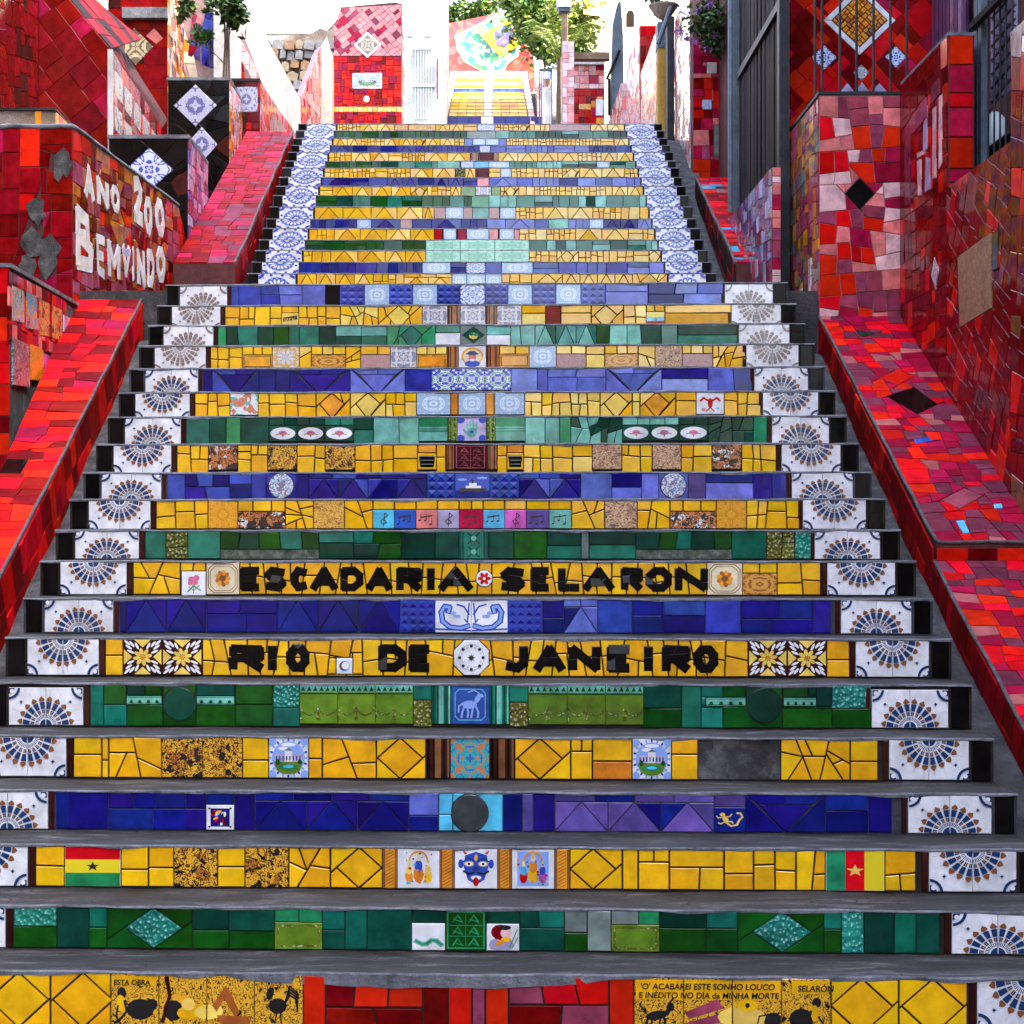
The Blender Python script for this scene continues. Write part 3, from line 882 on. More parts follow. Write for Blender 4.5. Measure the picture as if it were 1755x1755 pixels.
PRINT = {'palace': print_palace, 'floral': print_floral, 'flagh': print_flagh, 'flagv': print_flagv, 'flags': print_flagsmall, 'mask': print_mask,
         'deity': print_figures(2), 'deity2': print_figures(3), 'ornate': print_ornate, 'lily': print_lily, 'cherry': print_cherry,
         'octagon': print_octagon, 'gecko': print_gecko, 'card': print_card, 'moon': print_moon, 'oval': print_oval, 'ship': print_ship,
         'col': print_column('n', 'K', 'N'), 'colb': print_column('N', 'n', 'c'), 'tcol': print_column('t', 'g', 'T'), 'ocol': print_column('o', 'G', 'l'), 'rope': print_rope,
         'horse': print_horse, 'pyr': print_pyramids(3, 3, 'B', 'p'), 'pyrd': print_pyramids(4, 4, 'B', '4'), 'dolL': print_scroll(0), 'dolR': print_scroll(1),
         'portrait': print_portrait, 'hand': print_hand, 'woman': print_woman, 'map': print_map, 'relief': print_relief('G', 'e'), 'brel': print_relief('n', 'u'), 'lime': print_lime,
         'strip': print_strip, 'mint': print_mint, 'mug': print_mug, 'sign': print_sign, 'bird': print_bird, 'tealrel': print_tealrel, 'olive': print_olive, 'gold': print_gold, 'leafd': print_leafd}
for i in range(8):
    PRINT['ink%d' % i] = print_scene(i)
for i, cchar in enumerate('LbPvmLZUT'):
    PRINT['m%d' % i] = print_music(cchar, i)

def fan_half(side, up, faded):
    """half of a wall fan on one square tile; coordinates: x 0..1 away from the panel's middle, y 0..1"""
    A, B2 = ('3', '3') if faded else ('1', '2')
    o = [(arcq(0, 0, .015, .165, 0.03, math.pi / 2 - .1, 5), A)]
    for k in range(10):
        a = math.radians(9 * k)
        if k % 2 == 0:
            o.append((arcq(0, 0, .20, .29, a + .035, a + .115), A))
        else:
            o.append((arcq(0, 0, .20, .29, a + .045, a + .105), A))
    for k in range(5):
        a = math.radians(18 * k + 9)
        o.append((arcq(0, 0, .315, .42, a - .10, a - .012), A if k % 2 else B2))
        o.append((arcq(0, 0, .315, .42, a + .012, a + .10), B2 if k % 2 else A))
        o.append((arcq(0, 0, .44, .625, a - .112, a + .112, 2), A))
        c, s = math.cos(a), math.sin(a)
        h = [(.64, -.05), (.67, -.082), (.72, -.06), (.76, 0), (.72, .06), (.67, .082), (.64, .05)]
        h[3] = (.78, 0)
        o.append(([(r * c - t * s, r * s + t * c) for r, t in h], B2))
        o += [(q, '6') for q in stroke([(.80 * c, .80 * s), (.93 * c, .93 * s)], .007)]
    if up:
        o += [(arcq(1, 1, .25, .32, math.pi, 1.5 * math.pi, 5), A), (arcq(1, 1, .03, .17, math.pi, 1.5 * math.pi, 5), A if not faded else '6'), (disc(.9, .9, .06, 8), 'w'), (star(.66, .62, .055, 4, .5), A)]
    else:
        o += [(arcq(1, 1, .25, .32, math.pi, 1.5 * math.pi, 5), A), (arcq(1, 1, .03, .17, math.pi, 1.5 * math.pi, 5), A if not faded else '6'), (disc(.9, .9, .06, 8), 'w'), (star(.66, .62, .055, 4, .5), A)]
    return o
def flower_half():
    o = [(arcq(0, 0, .0, .78, 0, math.pi / 2, 7), '5')]
    for k in range(4):
        a = math.radians(11 + 22.5 * k)
        o += [(disc(.55 * math.cos(a), .55 * math.sin(a), .24, 9, .13, a), '4'), (disc(.50 * math.cos(a), .50 * math.sin(a), .17, 8, .07, a), 'w')]
    o += [(arcq(0, 0, .0, .26, 0, math.pi / 2, 5), '4'), (arcq(0, 0, .0, .15, 0, math.pi / 2, 4), 'w'), (arcq(0, 0, 0, .07, 0, math.pi / 2, 3), 'y')]
    o += [(arcq(1, 1, .16, .34, math.pi, 1.5 * math.pi, 4), '4'), (arcq(1, 1, .0, .11, math.pi, 1.5 * math.pi, 3), '4'), (disc(.86, .28, .09, 6), '4'), (disc(.3, .9, .09, 6), '4'), (disc(.72, .72, .05, 6), 'y')]
    return o

# ------------------------------------------------------------------ letters built from strips
GLYPH = {
    'A': [[(0, 0), (.5, 1), (1, 0)], [(.25, .32), (.75, .32)]], 'B': [[(0, 0), (0, 1)], [(0, 1), (.7, .96), (.75, .62), (0, .52)], [(.3, .52), (1, .4), (.9, .04), (0, 0)]],
    'C': [[(1, .9), (.35, 1), (0, .7), (0, .3), (.35, 0), (1, .1)]], 'D': [[(0, 0), (0, 1)], [(0, 1), (.6, 1), (1, .7), (1, .3), (.6, 0), (0, 0)]],
    'E': [[(0, 0), (0, 1)], [(0, 1), (1, 1)], [(0, .5), (.8, .5)], [(0, 0), (1, 0)]], 'I': [[(.5, 0), (.5, 1)]],
    'J': [[(1, 1), (1, .25), (.6, 0), (0, .1)]], 'L': [[(0, 1), (0, 0)], [(0, 0), (1, 0)]], 'M': [[(0, 0), (0, 1)], [(0, 1), (.5, .35), (1, 1)], [(1, 1), (1, 0)]],
    'N': [[(0, 0), (0, 1)], [(0, 1), (1, 0)], [(1, 0), (1, 1)]], 'O': [[(.3, 0), (0, .3), (0, .7), (.3, 1), (.7, 1), (1, .7), (1, .3), (.7, 0), (.3, 0)]],
    'R': [[(0, 0), (0, 1)], [(0, 1), (1, .95), (1, .55), (0, .48)], [(.45, .48), (1, 0)]], 'S': [[(1, .9), (.3, 1), (0, .75), (.3, .52), (.8, .46), (1, .22), (.7, 0), (0, .08)]],
    'V': [[(0, 1), (.5, 0), (1, 1)]], '2': [[(0, .85), (.5, 1), (1, .75), (0, 0)], [(0, 0), (1, 0)]], '0': [[(.3, 0), (0, .3), (0, .7), (.3, 1), (.7, 1), (1, .7), (1, .3), (.7, 0), (.3, 0)]],
}
def glyph_quads(ch, x0, x1, y0, y1, w):
    out = []
    hx = w / 2
    for line in GLYPH[ch]:
        P = [(x0 + hx + px * max(0.0, (x1 - x0 - w)), y0 + hx + py * (y1 - y0 - w)) for px, py in line]
        out += stroke(P, w)
    return out
# ------------------------------------------------------------------ the tiled staircase
YTOP = [1668, 1555, 1450, 1356, 1262, 1171, 1093, 1025, 961, 908, 855, 809, 760, 713, 671, 630, 591, 556, 522, 486]
YBOT = [1765, 1637, 1525, 1428, 1334, 1241, 1158, 1084, 1021, 961, 906, 854, 805, 756, 711, 669, 630, 591, 559, 522]
DEP = [5.7 + 0.3 * n for n in range(20)]
ZT = [EYE + (HY - YTOP[n]) / F * DEP[n] for n in range(20)]
LOWER = [  # some pale pieces right of centre carry sky reflection in their colour
    "-75 dY -23 dY 82 dY 187 pink0 270 pink1 353 pink2 435 pink3 519 cR 558 h32rRRr 725 cr 768 cR 809 cu 832 cR 872 h32uRRr 1043 cR 1086 pink4 1170 pink5 1253 pink6 1336 pink7 1420 dY 1535 dY 1651",
    "18 h11hG 93 cg 149 h11tG 180 DhG 328 h11gG 391 h11gG 470 Polive.ee 552 h11tg 591 ct 629 cg 706 Pmap.g 763 prelief 834 Pwoman.g 890 h21gtg 967 h11SG 1006 cS 1047 Polive.Se 1129 h11gG 1209 h11tG 1262 DhG 1408 h11tG 1438 ch 1476 cg 1527 ct 1564 cg 1604",
    "56 qY 107 pflagh 204 hY 252 hY 296 ptoon 371 hY 419 ptoon 494 kY 566 dY 656 prope 681 pdeity 754 prope 779 pmask 853 prope 877 pdeity2 950 prope 976 dY 1066 cY 1093 tY 1146 h12Y 1239 hY 1289 qY 1361 vY 1411 pflagv 1511 qY 1564",
    "91 cB 115 cB 182 h32B 316 h11B 352 Pcard.B 400 cB 436 zB 701 h11pB 752 h11LL 776 cL 862 cB 895 cU 914 cB 951 zUUB 1222 Pgecko.U 1275 xB 1411 h11B 1484 cB 1524",
    "122 hY 171 hY 183 kY 275 ptoon 345 ptoon 414 hY 460 ppalace 528 hY 552 kY 645 dY 730 pcol 772 pbolt 839 pcol 882 dY 978 tY 1015 h11YO 1083 ppalace 1149 hY 1195 - 1335 kY 1453 hY 1500",
    "151 ct 174 h11Gt 214 h21gGG 277 h11GG 334 h11gG 402 h11GG 467 h11ht 513 plime 578 plime 643 plime 708 h11to 740 ptcol 773 phorse 839 ptcol 873 h11to 905 plime 972 plime 1037 plime 1102 h11gG 1167 ct 1200 h11tt 1237 h21GgG 1307 h11GG 1338 h21GgG 1422 h11hG 1489",
    "177 hY 208 pfloral 276 pfloral 345 wY 1280 pfloral 1346 pfloral 1413 hY 1452",
    "202 cB 214 zB 352 h22B 475 zB 685 ppyrd 746 pdolL 808 pdolR 870 ppyrd 930 h11BB 966 zBp 1024 cb 1083 h22BbB 1207 cb 1267 h22B 1389 cB 1420",
    "225 kY 307 kY 352 pornate 409 wY 1210 pornate 1270 Pbrf.Y 1329 qY 1403",
    "246 ct 282 qo 320 ct 376 l5GgGtG 546 h11tg 606 h22tGgG 688 cg 746 cg 787 ptealrel 837 cg 881 cG 937 h11gt 996 cS 1009 h11gt 1089 l5gGtgG 1252 ct 1311 qo 1359 ch 1387",
    "265 qY 355 psun 406 Ptoonbr.Y 488 kY 537 ptoonY 590 kY 639 Pm0.Y 676 Pm1.Y 713 Pm2.Y 750 Pm3.Y 787 Pm4.Y 828 Pm5.Y 865 Pm6.Y 902 Pm7.Y 941 Pm8.Y 979 kY 1036 ptoonP 1091 kY 1147 Ptoonbr.Y 1226 psun 1277 qY 1367",
    "284 cb 315 h32BbB 392 h11bB 430 cb 455 h11bB 508 cB 529 zBBb 732 ppyr 780 pship 840 ppyr 889 zBb 995 cp 1048 h11Bp 1099 cp 1128 h11pp 1178 cU 1208 h11Bp 1289 vB 1345",
    "301 qY 356 ptoonbr 406 qY 458 ptoon 508 qY 557 ptoon 608 qY 674 hY 716 Pmug.O 748 hY 764 pcolb 779 pbrel 834 pcolb 852 hY 869 Pmug.O 897 qYyY 981 hYy 1015 ptoonP 1065 qY 1117 ptoonP 1166 qY 1219 ptoonbr 1269 qY 1328",
    "317 ct 357 cg 386 ce 411 cg 460 Poval.g 508 Poval.g 556 Poval.t 606 h11gt 640 vT 718 pmint 767 pocol 784 phand 833 pocol 849 pmint 900 cT 934 cT 959 ce 978 kgT 1066 Poval.T 1113 Poval.T 1162 Poval.g 1212 kg 1289 ce 1312",
    "332 qY 393 pwater 441 qY 541 dO 600 dy 661 qYy 714 pazp 772 prope 786 pazp 832 prope 848 pazp 899 qyYy 1028 dy 1083 qyY 1096 dO 1157 hY 1192 pbird 1239 qY 1302",
    "346 cB 362 xBb 443 vB 496 xBB 600 xp 694 cb 740 pazb 786 pazb 831 pazb 876 cp 921 cb 939 h22p 1038 xp 1133 h11Bp 1212 vpB 1287",
    "359 qY 391 kY 414 Pgold.Y 466 pazy 512 kYy 533 Pbrf.Yy 592 kY 618 Ppinky.Y 669 pazg 714 Pgold.y 766 pcolb 786 pportrait 833 pcolb 856 Pgold.Y 907 pazp 953 Ppinky.y 1004 hYy 1036 Pbrf.Yy 1093 kYy 1122 ptoonP 1168 Ppinky.y 1220 kY 1276",
    "372 ce 386 vgt 468 vGt 512 vtg 575 h11Tg 619 h11Tt 663 dte 746 h11tW 789 pleafd 834 h11TW 875 vT 917 zTt 1022 vGT 1074 vTgt 1160 h11gt 1262",
    "384 vY 462 hY 482 Psign.Y 511 qY 583 kYy 648 dyY 724 pazg 767 pcolb 789 pazg 832 pcolb 852 pazg 894 hYy 935 cr 961 hY 1013 dyY 1068 qyY 1107 Pflags.Y 1138 hY 1252",
    "395 cb 408 cb 446 h22bp 517 cp 557 ck 582 ppyr 625 pazp 667 ppyr 708 pazp 749 ppyr 789 paz 831 ppyr 871 pazp 912 ppyr 953 pazp 995 ppyr 1037 h11pp 1110 h32Bpb 1238",
]
WORDS = {6: [('R', 391, 452), ('I', 457, 475), ('O', 490, 530), ('D', 648, 697), ('E', 700, 739), ('J', 864, 905), ('A', 914, 969), ('N', 974, 1029), ('E', 1039, 1081), ('I', 1101, 1120), ('R', 1133, 1182), ('O', 1187, 1229)],
         8: [('E', 410, 446), ('S', 452, 490), ('C', 498, 528), ('A', 531, 579), ('D', 583, 623), ('A', 627, 673), ('R', 679, 723), ('I', 731, 746), ('A', 751, 811), ('S', 857, 900), ('E', 909, 943), ('L', 956, 995), ('A', 998, 1053), ('R', 1063, 1101), ('O', 1105, 1150), ('N', 1155, 1212)]}
# round, octagonal and small square tiles set into a step: (middle px, middle v, radius px, kind)
SETIN = {3: [(806, .48, 35, 'disc:d')], 5: [(306, .5, 29, 'disc:g'), (1308, .5, 30, 'disc:g')], 6: [(808, .5, 31, 'oct:octagon'), (590, .26, 14, 'sq:moon')],
         8: [(330, .34, 21, 'sq:lily'), (830, .5, 14, 'oct:cherry')], 11: [(481, .5, 25, 'disc:plate'), (1153, .5, 24, 'disc:plate')]}
STRIPS = {5: [(214, 275), (335, 401), (1208, 1276), (1340, 1395)]}

def pick(cols, i):
    return cols[i % len(cols)]
def pattern(spec, x0, x1, z0, z1):
    """pieces of one cell of a step: list of (polygon, letter or print name)"""
    h, wd = z1 - z0, x1 - x0
    p, cols = spec[0], spec[1:]
    rect = rc(x0, z0, x1, z1)
    if p == '-':
        return [(rect, 'cement_patch')]
    if p == 'p':
        return [(rect, spec[1:])]
    if p == 'P':
        nm, top = spec[1:].split('.')
        s = z0 + h * (0.66 if wd < h * 1.25 else 0.6)
        n = max(1, round(wd / (h * 0.55)))
        xs = [x0 + wd * (i + (U(-.15, .15) if 0 < i < n else 0)) / n for i in range(n + 1)]
        return [(rc(x0, z0, x1, s), nm)] + [(rc(xs[i], s, xs[i + 1], z1), pick(top, i)) for i in range(n)]
    if p == 'c':
        return [(rect, cols[0])]
    if p in 'hl':
        dg = ''.join(c for c in cols if c.isdigit())
        cl = ''.join(c for c in cols if not c.isdigit())
        if p == 'l':
            na, nb = int(dg), 0
        else:
            na, nb = (int(dg[0]), int(dg[1])) if dg else (1, 1)
        s = z0 + h * U(.40, .62) if p == 'h' else z0 + h * .34
        out = []
        def row(za, zb, n, off):
            xs = [x0 + wd * (i + (U(-.2, .2) if 0 < i < n else 0)) / n for i in range(n + 1)]
            sk = [0] + [U(-.12, .12) * h for _ in range(n - 1)] + [0]
            for i in range(n):
                out.append(([(xs[i], za), (xs[i + 1], za), (xs[i + 1] + sk[i + 1], zb), (xs[i] + sk[i], zb)], pick(cl, off + i)))
        row(s, z1, na, 0)
        if not nb:
            out.append((rc(x0, z0, x1, s), 'pebbly_patch'))
        if nb:
            row(z0, s, nb, na)
        return out
    if p == 'v':
        n = max(2, round(wd / (h * 0.85)))
        xs = [x0 + wd * (i + (U(-.22, .22) if 0 < i < n else 0)) / n for i in range(n + 1)]
        sk = [0] + [U(-.1, .1) * h for _ in range(n - 1)] + [0]
        out = []
        for i in range(n):
            q = [(xs[i], z0), (xs[i + 1], z0), (xs[i + 1] + sk[i + 1], z1), (xs[i] + sk[i], z1)]
            if cols[0] in 'GgtTpbB' or R() < .5:
                out.append((q, pick(cols, i)))
            else:
                out += [(a, pick(cols, i)) for a in split(q, h * .55, .06)]
        return out
    if p in 'qrk':
        pcs = split(rect, h * {'q': .5, 'r': .5, 'k': .48}[p] * U(.9, 1.15), {'q': .10, 'r': .06, 'k': .6}[p])
        return [(a, pick(cols, random.randrange(len(cols)))) for a in pcs]
    if p == 'w':
        return [(a, pick(cols, 0)) for a in split(rect, h * .48, .22)]
    if p == 't':
        s = z0 + h * .68
        n = max(2, round(wd / (h * .5)))
        return [(rc(x0, z0, x1, s), cols[0])] + [(rc(x0 + wd * i / n, s, x0 + wd * (i + 1) / n, z1), cols[-1]) for i in range(n)]
    if p in 'dD':
        mx, mz = (x0 + x1) / 2 + U(-.06, .06) * wd, (z0 + z1) / 2
        rx = min(wd / 2, h * .56) if p == 'd' else min(wd / 2, h * .72)
        dm = [(mx, z0), (mx + rx, mz), (mx, z1), (mx - rx, mz)]
        out = [(dm, cols[0])]
        c2 = {'O': 'Y', 'y': 'Yy', 'h': 'G', 't': 'T'}.get(cols[0], cols[0]) if len(cols) < 2 else cols[1:]
        for q in carve([rect], dm):
            for a in (split(q, h * .62, .5) if p == 'd' else [q]):
                out.append((a, pick(c2, random.randrange(len(c2)))))
        return out
    if p == 'z':
        n = max(1, round(wd / (h * (1.25 if h > .1 else 2.3))))
        s = z1 if h < .1 or R() < .4 else z0 + h * .78
        out = []
        st = wd / n
        for i in range(n):
            a, b = x0 + st * i, x0 + st * (i + 1)
            m = (a + b) / 2
            out.append(([(a, z0), (b, z0), (m, s)], pick(cols, random.randrange(len(cols)))))
            out.append(([(a, z0), (m, s), (a, s)], pick(cols, i)))
            out.append(([(b, z0), (b, s), (m, s)], pick(cols, i + 1)))
        if s < z1:
            out += [(rc(x0 + wd * i / (n + 1), s, x0 + wd * (i + 1) / (n + 1), z1), pick(cols, random.randrange(len(cols)))) for i in range(n + 1)]
        return out
    if p == 'x':
        s = z0 + h * .74
        m = (x0 + x1) / 2
        b = wd * .16
        return [([(x0 + b, s), (m, z0), (x1 - b, s)], cols[0]), ([(x0, z0), (m, z0), (x0, z1)], cols[-1]), ([(m, z0), (x1, z0), (x1, z1)], cols[0]),
                ([(x0, z1), (x0 + b, s), (m, s), (m, z1)], cols[-1]), ([(m, s), (x1 - b, s), (x1, z1), (m, z1)], cols[0])]
    raise ValueError(spec)

FRONT = (Vector((0, 0, 0)), Vector((1, 0, 0)), Vector((0, 0, 1)), Vector((0, -1, 0)))
def tile_from(tl, poly, what, frame, parent, pm, grout, thick=0.008, minpx=60, tilt=0.017):
    if what in PATCH:
        tl.add(what, poly, frame, PATCH[what], parent, pm, 0.0005, 0.004, tilt=0.0, minpx=minpx)
        return
    if what in PAL:
        nm = PAL[what][0]
        tl.add(nm, poly, frame, MT[what], parent, pm, grout, thick * U(.85, 1.15), tilt=tilt, minpx=minpx)
        return
    if what in SPECIAL:
        xs, ys = [q[0] for q in poly], [q[1] for q in poly]
        tl.add('printed_tile', poly, frame, SPECIAL[what], parent, pm, grout * .7, thick, uvbox=(min(xs), min(ys), max(xs), max(ys)), tilt=tilt * .5, minpx=minpx)
        return
    if what == 'k':
        tl.add('black_tile', poly, frame, MT['K'], parent, pm, grout, thick, minpx=minpx)
        return
    base, over = PRINT[what]()
    xs, ys = [q[0] for q in poly], [q[1] for q in poly]
    x0, y0, x1, y1 = min(xs), min(ys), max(xs), max(ys)
    g = grout * .7 + 0.0012
    x0 += g; y0 += g; x1 -= g; y1 -= g
    ov = []
    cp = inset(poly, g)
    for q, m in over:
        q2 = [(x0 + (x1 - x0) * min(1, max(0, a)), y0 + (y1 - y0) * min(1, max(0, b))) for a, b in q]
        if abs(area(q2)) > 1e-8:
            ov.append((q2, MT[m]))
    tl.add('printed_tile', poly, frame, MT[base] if base in MT else SPECIAL[base], parent, pm, grout * .7, thick * 1.1, over=ov, tilt=tilt * .5, minpx=minpx)

def inset_out(p, d):
    c = cen(p)
    r_ = max(math.hypot(q[0] - c[0], q[1] - c[1]) for q in p)
    return [(c[0] + (q[0] - c[0]) * (1 + d / r_), c[1] + (q[1] - c[1]) * (1 + d * 2 / r_)) for q in p]
def half_strip(q):
    # a long letter strip is set from two pieces
    l1 = math.hypot(q[3][0] - q[0][0], q[3][1] - q[0][1])
    w1 = math.hypot(q[1][0] - q[0][0], q[1][1] - q[0][1])
    if l1 < w1 * 2.3:
        return [q]
    a, b = U(.35, .6), U(.35, .6)
    g = .0014 / l1
    L = lambda i, j, t: (q[i][0] + (q[j][0] - q[i][0]) * t, q[i][1] + (q[j][1] - q[i][1]) * t)
    return [[q[0], q[1], L(1, 2, b - g), L(0, 3, a - g)], [L(0, 3, a + g), L(1, 2, b + g), q[2], q[3]]]
def flat_text(o):
    # turn the writing into a mesh
    bpy.context.view_layer.update()
    me = bpy.data.meshes.new_from_object(o.evaluated_get(bpy.context.evaluated_depsgraph_get()))
    m = bpy.data.objects.new('lettering', me)
    COL.objects.link(m)
    m.parent, m.location, m.rotation_euler = o.parent, o.location, o.rotation_euler
    cu = o.data
    bpy.data.objects.remove(o)
    bpy.data.curves.remove(cu)
    m.name = 'lettering'

def wob(x, s):
    return math.sin(x * 7.1 + s) * .5 + math.sin(x * 17.3 + s * 2.1) * .3 + math.sin(x * 41.0 + s * 3.7) * .2 + U(-.25, .25)

def make_step(root, idx, D, zt, zb, tread, xl, xr, lip=0.004, hang=0.010, grout=GROUT, label=None, skew=-0.03, sag=None, zvis=None, rad=0.0):
    """concrete body of one step with its worn mortar nosing; returns the step object and its matrix"""
    mb = MB()
    n = max(24, int((xr - xl) / 0.045))
    xs = [xl + (xr - xl) * i / n for i in range(n + 1)]
    v = []
    for x in xs:
        hg = hang * (1 + .5 * wob(x, idx) + (.9 * max(0, math.sin(x * 5.3 + idx * 4.1) - .88) * 5)) + (sag(x) if sag else 0)
        tz = 0.003 * wob(x, idx + 5)
        yb = -lip - .008 - 0.003 * wob(x, idx + 9)
        v += [(x, -0.0005, zb - zt - 0.36), (x, -0.0005, -hg), (x, yb, -hg), (x, yb - .001, -0.004 + tz), (x, -.004 + yb * .3, 0.0015 + tz), (x, tread * .55, tz - 0.002), (x, tread + 0.02, tz - .001)]
    f, mi = [], []
    for i in range(n):
        a, b = i * 7, (i + 1) * 7
        for k in range(6):
            f.append((a + k, b + k, b + k + 1, a + k + 1))
            mi.append(0 if k == 0 else (1 if k in (1, 2, 3) else 2))
    f.append(tuple(range(6, -1, -1)) + ())
    mi.append(2)
    e = n * 7
    f.append(tuple(e + k for k in range(7)))
    mi.append(2)
    b0 = len(v)
    v += [(xl, tread + .02, zb - zt - .36), (xr, tread + .02, zb - zt - .36)]
    f += [(0, 6, b0), (e, b0 + 1, e + 6)]
    mi += [2, 2]
    o = put('step', v, f, [grout, MORTAR, TREAD], root, Vector((0, D, zt)) - root.location, mi)
    o.rotation_euler = (0, 0, skew)
    if label:
        o['label'] = label
    pm = Matrix.Translation(Vector((0, D, zt))) @ Matrix.Rotation(skew, 4, 'Z')
    return o, pm

STEPNAME = ['bottom step with ink-drawn yellow tiles around a red middle', 'green step with two hammered teal diamonds', 'yellow step with two striped flags and a blue mask', 'navy step with a dark round tile in the middle',
            'yellow step with a bare cement patch', 'green step with two dark round tiles and lime relief tiles', 'yellow step lettered RIO DE JANEIRO', 'navy step with a blue and white scroll tile pair',
            'yellow step lettered ESCADARIA SELARON', 'green step with cement gaps below its tiles', 'yellow step with a row of music note tiles', 'navy step with two round plates and a ship tile',
            'yellow step with two dark mugs', 'green step with six oval rose tiles', 'yellow step with four diamonds and a bird tile', 'blue step with three cross-patterned tiles', 'yellow step with a portrait tile',
            'teal step with one green diamond', 'yellow step with grey lace tiles', 'pale blue top step with studded blue tiles']
stairs = thing('lower_staircase', 'wide lower flight of steps with lettered yellow, blue and green tile risers', 'staircase', (0, 5.7, 0))
T = Tiler(stairs)
XIN, XFAN, XEND = 1.556, 1.868, 1.950
random.seed(5)
for n in range(20):
    D, zt = DEP[n], ZT[n]
    zb = ZT[n - 1] if n else -0.01
    zvb = EYE + (HY - YBOT[n]) / F * D
    tread = 0.3 if n < 19 else 2.0
    blue = n in (3, 7, 11, 15, 19)
    sag = (lambda x: 0.035 * max(0, 1 - ((x + .18) / .62) ** 2) if -.75 < x < .55 else 0) if n == 0 else None
    st, pm = make_step(stairs, n, D, zt, zb, tread, -XEND - .012, XEND + .012, hang=0.009 if n else 0.012, grout=BLUEGROUT if blue else GROUT, label=STEPNAME[n], sag=sag)
    top = -0.006
    lo = zb - zt + 0.004
    vis0 = max(lo, zvb - zt)
    def Z(v):
        return lo if v < 0.015 else vis0 + (top - vis0) * v
    def PX(p):
        return (p - VX) / F * D
    cells = LOWER[n].split()
    pieces = []
    for i in range(0, len(cells) - 1, 2):
        x0, x1 = PX(float(cells[i])), PX(float(cells[i + 2]))
        prt = cells[i + 1][0] == 'p'
        pieces += pattern(cells[i + 1], x0, x1, vis0 if not prt else vis0, top)
    holes, proud = [], []
    gw = (YBOT[n] - YTOP[n]) / F * D
    for ch, a, b in WORDS.get(n, []):
        for q in glyph_quads(ch, PX(a), PX(b), vis0 + gw * .10, top - gw * .14, gw * (.235 if n == 6 else .22)):
            bq = ccw(q)
            T.add('dark_bed', inset_out(bq, gw * .010), FRONT, GROUT, st, pm, 0, 0.0112, tilt=0, minpx=1e9)
            for q in half_strip(q):
                proud.append((q, 'K' if R() < .95 else 'd', 'letter_tile'))
    for (cx, cv, r, kind) in SETIN.get(n, []):
        kd, what = kind.split(':')
        x, z, rr = PX(cx), vis0 + (top - vis0) * cv, r / F * D
        rr = min(rr, (top - vis0) * .5)
        poly = disc(x, z, rr, 20) if kd == 'disc' else (disc(x, z, rr * 1.04, 8, None, math.pi / 8) if kd == 'oct' else rc(x - rr, z - rr, x + rr, z + rr))
        (holes if kd == 'sq' else proud).append((poly, what, None))
    for (a, b) in STRIPS.get(n, []):
        holes.append((rc(PX(a), vis0 + gw * .46, PX(b), vis0 + gw * .68), 'strip', None))
    plain_p = [(p, w_) for p, w_ in pieces if w_ in PAL]
    fancy = [(p, w_) for p, w_ in pieces if w_ not in PAL]
    for hp, w_, nm in holes:
        new = []
        bx0, bx1 = min(q[0] for q in hp), max(q[0] for q in hp)
        for p, c in plain_p:
            if max(q[0] for q in p) < bx0 or min(q[0] for q in p) > bx1:
                new.append((p, c))
                continue
            new += [(a, c) for a in carve([p], hp)]
        plain_p = new
    gr = 0.0032 if 'Y' in LOWER[n] else 0.0018
    for p, c in plain_p + fancy + [(h_, w_) for h_, w_, nm in holes]:
        p = [(x, lo if abs(z - vis0) < 1e-5 else z) for x, z in p] if c in PAL else p
        tile_from(T, p, c, FRONT, st, pm, gr if c in PAL else gr * .6, 0.009)
    for i_, (p, c, nm) in enumerate(proud):
        if nm:
            T.add(nm, p, FRONT, MT[c], st, pm, 0.0, 0.0128 + 0.0002 * (i_ % 6), tilt=0.0, minpx=20)
            continue
        if max(abs(q[1]) for q in p) < .5:
            T.add('dark_bed', [(cen(p)[0] + (x - cen(p)[0]) * 1.06, cen(p)[1] + (z - cen(p)[1]) * 1.06) for x, z in p], FRONT, GROUT, st, pm, 0, .0112, tilt=0, minpx=1e9)
        tile_from(T, p, c, FRONT, st, pm, .0006, .0135)
    if n == 0:
        for txt, a, z_, sz in (("ESTA OBRA", 192, 0.93, .0225), ("'O' ACABAREI ESTE SONHO LOUCO", 1096, 0.94, .026), ("E IN\u00c9DITO NO D\u00cdA da MINHA MORTE", 1093, 0.78, .026), ("SELAR\u00d3N", 1363, 0.92, .026)):
            cu = bpy.data.curves.new('lettering', 'FONT')
            cu.body = txt
            cu.size = sz
            cu.shear = 0.1
            cu.offset = 0.0006
            cu.materials.append(MT['k'])
            lt = bpy.data.objects.new('lettering', cu)
            COL.objects.link(lt)
            lt.parent = st
            lt.location = (PX(a), -0.0150, vis0 + (top - vis0) * z_ - sz)
            lt.rotation_euler = (math.radians(90), 0, 0)
            flat_text(lt)
    if n == 18:
        cu = bpy.data.curves.new('lettering', 'FONT')
        cu.body = 'SAKAI'
        cu.size = .026
        cu.materials.append(MT['y'])
        lt = bpy.data.objects.new('lettering', cu)
        COL.objects.link(lt)
        lt.parent = st
        lt.location = (PX(486), -0.0150, vis0 + (top - vis0) * .27)
        lt.rotation_euler = (math.radians(90), 0, 0)
        flat_text(lt)
    # ends: fan panels of two square tiles and a dark end tile
    up = n % 2 == 1
    faded = n >= 16
